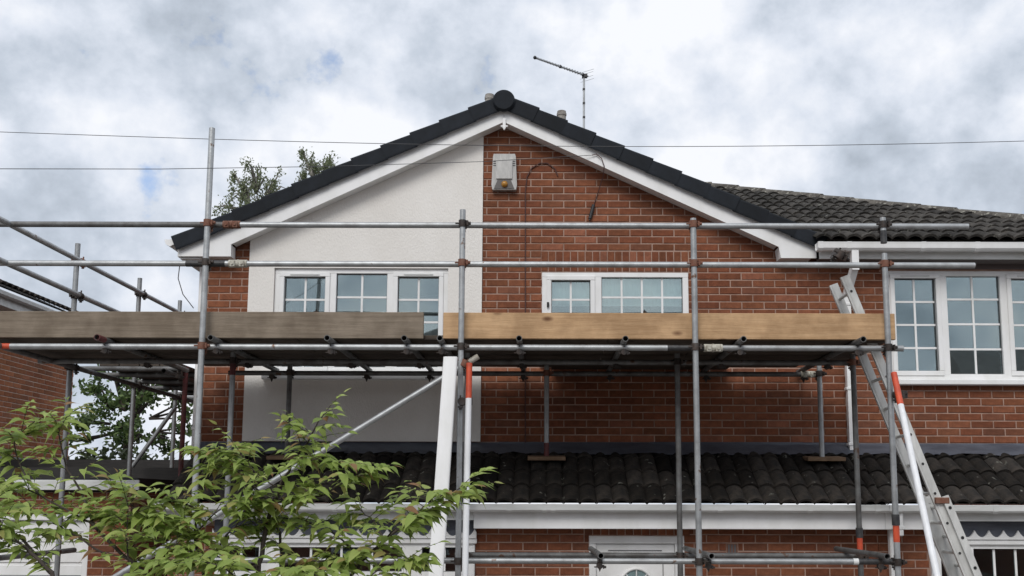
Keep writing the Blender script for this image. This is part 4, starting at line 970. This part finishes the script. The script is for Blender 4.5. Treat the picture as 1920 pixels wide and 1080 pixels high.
o = cup().mesh('spare', M['coupler']); tag(inst('spare_coupler', o, None, spc, (0.4, 0.5, 0.3), (1.15, 1.15, 1.15)), 'loose spare coupler hung by its bolt above the middle rail near the ladder', 'coupler')

# ------------------------------------------------------------------ trees
def leaf_mesh(L=0.1, Wd=0.05, curl=0.3, fold=0.35, st=5):
    vs, fs = [], []
    for i in range(st + 1):
        u = i / st; w = Wd / 2 * (math.sin(math.pi * min(u * 1.15 + 0.04, 1) ** 0.8) ** 0.9 if u < 1 else 0) 
        if u > 0.8: w *= (1 - u) / 0.2 * 0.9 + 0.1
        y = L * u; z = -curl * L * u * u
        vs += [(-w, y, z + abs(w) * fold), (0, y, z), (w, y, z + abs(w) * fold)]
    for i in range(st):
        a = i * 3
        fs += [(a, a + 1, a + 4, a + 3), (a + 1, a + 2, a + 5, a + 4)]
    return vs, fs
LV = [leaf_mesh(0.098, 0.044, 0.35), leaf_mesh(0.086, 0.042, 0.15, 0.15), leaf_mesh(0.105, 0.045, 0.6, 0.55), leaf_mesh(0.072, 0.036, 0.3, 0.2)]
LME = []
for vs, fs in LV: m_ = MB().add(vs, fs, True); LME.append(m_.mesh('leaf', M['leaf']))

tree = thing('cherry_tree', 'leafy green cherry tree in front of the scaffold, bottom left', 'tree', (-1.6, 4.9, 0))
BR = [  # pixel polylines with depth: main boughs and twigs of the near tree
 ([(470, 1180, 5.0), (487, 1060, 4.95), (497, 1000, 4.95), (510, 950, 4.95), (522, 915, 4.95), (548, 868, 4.95), (578, 830, 4.95), (598, 788, 4.9)], 0.014),
 ([(508, 955, 4.95), (560, 940, 4.9), (602, 932, 4.9), (640, 905, 4.85), (672, 888, 4.85)], 0.008),
 ([(540, 1180, 5.1), (527, 1060, 5.1), (524, 1000, 5.05), (515, 960, 5.0), (470, 905, 5.1), (430, 870, 5.1), (402, 852, 5.1)], 0.009),
 ([(120, 1180, 4.5), (95, 1075, 4.5), (60, 1037, 4.5), (20, 1003, 4.5), (-40, 965, 4.5)], 0.012),
 ([(95, 1075, 4.5), (50, 1020, 4.6), (5, 985, 4.6), (-30, 930, 4.6)], 0.008),
 ([(330, 1180, 4.8), (270, 1075, 4.8), (214, 1023, 4.8), (177, 986, 4.85), (143, 966, 4.85), (72, 927, 4.9), (20, 905, 4.9)], 0.011),
 ([(200, 1040, 4.8), (143, 1007, 4.8), (100, 980, 4.8), (60, 950, 4.8)], 0.006),
 ([(177, 986, 4.85), (150, 920, 5.0), (118, 860, 5.1), (108, 812, 5.1), (118, 790, 5.1)], 0.007),
 ([(72, 927, 4.9), (40, 880, 5.1), (25, 835, 5.1), (40, 810, 5.1)], 0.006),
 ([(590, 1180, 4.9), (640, 1095, 4.9), (681, 1050, 4.85), (722, 1013, 4.85), (762, 980, 4.8), (794, 952, 4.8), (828, 930, 4.8), (858, 918, 4.8)], 0.010),
 ([(681, 1050, 4.85), (640, 1010, 4.95), (600, 985, 5.0), (560, 975, 5.0)], 0.006),
 ([(722, 1013, 4.85), (745, 985, 4.7), (775, 965, 4.7)], 0.005),
 ([(722, 1013, 4.85), (700, 975, 5.0), (680, 960, 5.0)], 0.005),
 ([(390, 1180, 5.0), (380, 1070, 5.0), (365, 1000, 5.0), (372, 930, 5.05), (395, 880, 5.05), (425, 850, 5.05)], 0.010),
 ([(372, 960, 5.0), (335, 935, 4.9), (300, 960, 4.9), (262, 960, 4.9), (225, 925, 4.95)], 0.006),
 ([(365, 1000, 5.0), (310, 1000, 4.85), (265, 985, 4.85), (215, 970, 4.9)], 0.006),
 ([(380, 1070, 5.0), (420, 1010, 4.9), (450, 975, 4.9), (470, 940, 4.9)], 0.006),
 ([(270, 1075, 4.8), (240, 1050, 4.7), (235, 1000, 4.75), (240, 950, 4.8)], 0.006),
 ([(487, 1060, 4.95), (440, 1060, 4.8), (400, 1040, 4.75), (360, 1035, 4.75)], 0.006),
 ([(527, 1060, 5.1), (580, 1050, 4.85), (620, 1055, 4.8), (650, 1045, 4.8)], 0.006),
 ([(548, 868, 4.95), (590, 862, 4.85), (640, 868, 4.85)], 0.004),
 ([(522, 915, 4.95), (480, 885, 4.9), (455, 855, 4.9)], 0.004),
 ([(487, 1100, 4.95), (520, 1075, 4.7), (570, 1070, 4.65), (610, 1085, 4.6)], 0.006),
 ([(640, 1095, 4.9), (680, 1085, 4.7), (720, 1065, 4.7), (760, 1050, 4.7)], 0.006),
 ([(365, 1000, 5.0), (400, 965, 4.8), (440, 935, 4.8)], 0.005),
 ([(470, 1180, 5.0), (450, 1090, 4.7), (420, 1060, 4.6), (380, 1055, 4.6)], 0.006),
 ([(330, 1120, 4.8), (300, 1080, 4.7), (310, 1050, 4.7), (330, 1020, 4.75)], 0.006),
]
trunk_top = at(420, 1190, 4.95)
tm = MB().path([(trunk_top.x - 0.15, 5.1, 0), (trunk_top.x - 0.1, 5.05, 0.6), (trunk_top.x, 4.95, trunk_top.z)], [0.07, 0.055, 0.04], 10)
tm.build('trunk', M['bark'], tree)
leaves = []
rnd = random.Random(5)
for pl, r in BR:
    P = [at(x, y, Y) for x, y, Y in pl]
    # resample with a little wobble
    pts, rad = [], []
    for i in range(len(P) - 1):
        for j in range(3): pts.append(P[i].lerp(P[i + 1], j / 3) + (Vector([rnd.uniform(-1, 1) * 0.006 for _ in range(3)]) if i + j else Vector()))
    pts.append(P[-1]); n = len(pts); rad = [max(0.0018, r * (1 - 0.8 * i / n)) for i in range(n)]
    if pl[0][1] >= 1180: pts.insert(0, trunk_top.copy()); rad.insert(0, r * 1.3); n += 1
    bo = MB().path(pts, rad, 6).build('branch', M['bark'], tree)
    # leafy spurs along the outer part
    for i in range(2, n):
        p = pts[i]; f = i / (n - 1)
        dirn = (pts[i] - pts[i - 1]).normalized()
        if f < 0.25 and r > 0.007: continue
        for s_ in range((rnd.choice([1, 2, 2]) + (1 if f > 0.75 else 0)) if i < n - 1 else 3):
            az = rnd.uniform(0, 2 * math.pi)
            side = Vector((math.cos(az), math.sin(az), rnd.uniform(-0.05, 0.45)))
            tw = (side.normalized() * 0.8 + dirn * (0.5 if i < n - 1 else 1.5)); tw.z *= 0.6; tw.normalize(); L = rnd.uniform(0.10, 0.24)
            tip = p + tw * L; tip.z -= 0.02
            MBt = MB().path([p, p.lerp(tip, 0.5) + Vector((0, 0, 0.012)), tip], [0.0022, 0.0018, 0.0012], 4)
            leaves.append(('twig', MBt, bo))
            m = rnd.choice([5, 6, 7, 8]); sg = rnd.choice([-1, 1]); acr = tw.cross(Vector((0, 0, 1))).normalized()
            for q in range(m):
                u = (q + 0.7) / m; c = p.lerp(tip, u) + Vector((0, 0, 0.012 * (1 - abs(2 * u - 1)))); sg = -sg
                out = acr * sg * rnd.uniform(0.6, 1.0) + tw * rnd.uniform(0.35, 0.9) + Vector((0, 0, rnd.uniform(-0.55, 0.12)))
                if q == m - 1: out = tw + Vector((0, 0, -0.3))
                leaves.append(('leaf', c, out.normalized(), rnd.uniform(0.55, 1.12) * (0.82 + 0.25 * math.sin(math.pi * u)), bo))
tw_by = {}
cand = [l for l in leaves if l[0] == 'leaf']
for l in leaves:
    if l[0] == 'twig': tw_by.setdefault(l[2].name, (l[2], MB()))[1].add(l[1].v, l[1].f, True)
for b_, mb in tw_by.values(): mb.build('twig', M['bark'], b_)
def leaf_frame(out):
    y = out; up = Vector((rnd.uniform(-0.35, 0.35), rnd.uniform(-0.35, 0.35) - 0.35, 1.0))
    x = y.cross(up).normalized(); z = x.cross(y)
    return Matrix((x, y, z)).transposed()
cand.sort(key=lambda l: l[1].y - l[3] * 0.3 + (3 if l[1].z < at(400, 1090, 4.9).z else 0))
rest = MB()
for i, (_, c, out_, s_, bo) in enumerate(cand):
    R3 = leaf_frame(out_); k = rnd.randrange(4)
    if i < 300: inst('leaf', LME[k], tree, c, R3, (s_, s_, s_))
    else: rest.add([c + R3 @ (Vector(v) * s_) for v in LV[k][0]], LV[k][1], True)
tag(rest.build('foliage', M['leaf'], tree), kind='stuff')

def bg_tree(name, label, base, trunk_top, blobs, lm, bark, nleaf, ls, droop=0.0, group=None):
    rt = thing(name, label, 'tree', base, group); base = Vector(base); tt = Vector(trunk_top)
    MB().path([base, base.lerp(tt, 0.5) + Vector((0.08, 0, 0)), tt], [0.16, 0.12, 0.06], 8).build('trunk', M[bark], rt)
    cm = MB(); lb = MB()
    tot = sum(b[1] * b[2] for b in blobs)
    for c, rx, rzz in blobs:
        c = Vector(c)
        n = int(nleaf * rx * rzz / tot); k = max(3, int(n / 55))
        for _ in range(k):
            d = Vector((rnd.gauss(0, 1), rnd.gauss(0, 1), rnd.gauss(0, 1))).normalized() * (rnd.random() ** 0.45)
            cc = c + Vector((d.x * rx, d.y * rx, d.z * rzz))
            lb.path([tt.lerp(c, 0.5), c.lerp(cc, 0.5), cc], [0.03, 0.016, 0.006], 5)
            rr = rnd.uniform(0.12, 0.30) * (rx ** 0.5)
            for _ in range(55):
                e = Vector((rnd.gauss(0, 0.55), rnd.gauss(0, 0.55), rnd.gauss(0, 0.45))) * rr
                if droop: e.z -= abs(rnd.gauss(0, droop)); e.x *= 0.7
                q = cc + e; a = Vector((rnd.uniform(-1, 1), rnd.uniform(-1, 1), rnd.uniform(-1, 1))).normalized(); b = a.orthogonal().normalized()
                s1 = ls * rnd.uniform(0.7, 1.3)
                cm.add([q - a * s1, q + b * s1 * 0.5, q + a * s1, q - b * s1 * 0.5], [(0, 1, 2, 3)])
    lb.build('limb', M[bark], rt); cm.build('crown', M[lm], rt)
    return rt
def bl(px, py, Y, rx, rz_): return (at(px, py, Y), rx, rz_)
YB = 21
bg_tree('birch_tree', 'drooping birch crown rising behind the left slope of the black roof', (-6.0, YB, 0), at(480, 400, YB), [bl(480, 325, YB, .42, .32), bl(455, 360, YB, .45, .4), bl(515, 345, YB, .4, .35), bl(490, 385, YB, .6, .4), bl(425, 385, YB, .28, .18), bl(440, 325, YB, .25, .2), bl(520, 430, YB, .8, .5), bl(560, 500, YB, .9, .6)], 'birch_leaf', 'birch_bark', 6200, 0.034, 0.16)
bg_tree('birch_tree', 'smaller birch crown close behind the middle of the left roof slope', (-4.5, YB + 1, 0), at(600, 380, YB + 1), [bl(580, 300, YB + 1, .38, .25), bl(615, 300, YB + 1, .38, .28), bl(600, 330, YB + 1, .55, .35), bl(560, 335, YB + 1, .25, .25), bl(570, 285, YB + 1, .2, .12), bl(620, 400, YB + 1, .8, .5), bl(640, 480, YB + 1, .9, .6)], 'birch_leaf', 'birch_bark', 5600, 0.034, 0.13)
YC = 20
bg_tree('garden_tree', 'dark bushy tree in the gap between the garage and the house', (-8.6, YC, 0), at(240, 800, YC), [bl(230, 740, YC, .8, .6), bl(185, 740, YC, .4, .45), bl(265, 770, YC, .8, .5), bl(230, 800, YC, .8, .4), bl(175, 790, YC, .35, .4), bl(320, 770, YC, .5, .4), bl(330, 820, YC, .5, .4), bl(290, 700, YC, .7, .4), bl(210, 690, YC, .5, .3), bl(280, 830, YC, .7, .3), bl(165, 830, YC, .5, .25)], 'tree_leaf', 'bark', 3600, 0.06)
hd_ = MB()
for k in range(4200):
    x = rnd.uniform(-12.5, -5.0); z = 3.05 + 0.35 * math.sin(x * 2.1) * 0.4 + 0.25
    q = Vector((x, 18.5 + rnd.uniform(0, 0.6), rnd.uniform(2.2, z + rnd.uniform(-0.1, 0.15)))); a = Vector((rnd.uniform(-1, 1), rnd.uniform(-1, 1), rnd.uniform(-1, 1))).normalized(); b = a.orthogonal().normalized()
    hd_.add([q - a * 0.07, q + b * 0.04, q + a * 0.07, q - b * 0.04], [(0, 1, 2, 3)])
hedge = thing('hedge', 'low dull green hedge behind the flat garage roof', 'hedge', (-8.5, 18.8, 0))
hd_.build('foliage', M['hedge_leaf'], hedge); MB().box(-12.4, -5.1, 18.7, 18.95, 0, 3.0).build('hedge_core', M['hedge_leaf'], hedge)

# ------------------------------------------------------------------ the other side of the street: seen mirrored in the windows
M['far_roof'] = mat('far_roof', (0.22, 0.205, 0.195), 0.9, dark=(0.15, 0.14, 0.13), nscale=5)
for i, (x0, x1, y, ze, zr, lab) in enumerate(((-19, -9.5, -13, 5.0, 8.2, 'brick house across the street on the left side'), (-7.5, 2.5, -12.5, 5.1, 8.8, 'brick house across the street straight opposite'), (4.5, 14, -16, 4.3, 6.6, 'brick house across the street on the right side'), (16, 26, -14, 5.0, 8.4, 'brick house across the street at its far right end'))):
    h = thing('street_house', lab, 'house', ((x0 + x1) / 2, y - 4, 0), 'houses across the street')
    MB().box(x0, x1, y - 8, y, 0, ze).build('wall', M['brick_side'], h)
    r_ = MB().prism_x([(y + 0.4, ze - 0.05), (y - 4, zr), (y - 8.4, ze - 0.05)], x0 - 0.3, x1 + 0.3).build('roof', M['far_roof'], h)
    for k in range(4):
        for z in (0.9, 3.1):
            c = x0 + 1.0 + k * (x1 - x0 - 2.0) / 3.4
            w_ = MB().box(c, c + 1.3, y + 0.001, y + 0.05, z, z + 1.15).build('window', M['pvc'], h)
            MB().box(c + 0.08, c + 1.22, y + 0.051, y + 0.06, z + 0.08, z + 1.07).build('pane', M['seam'], w_)
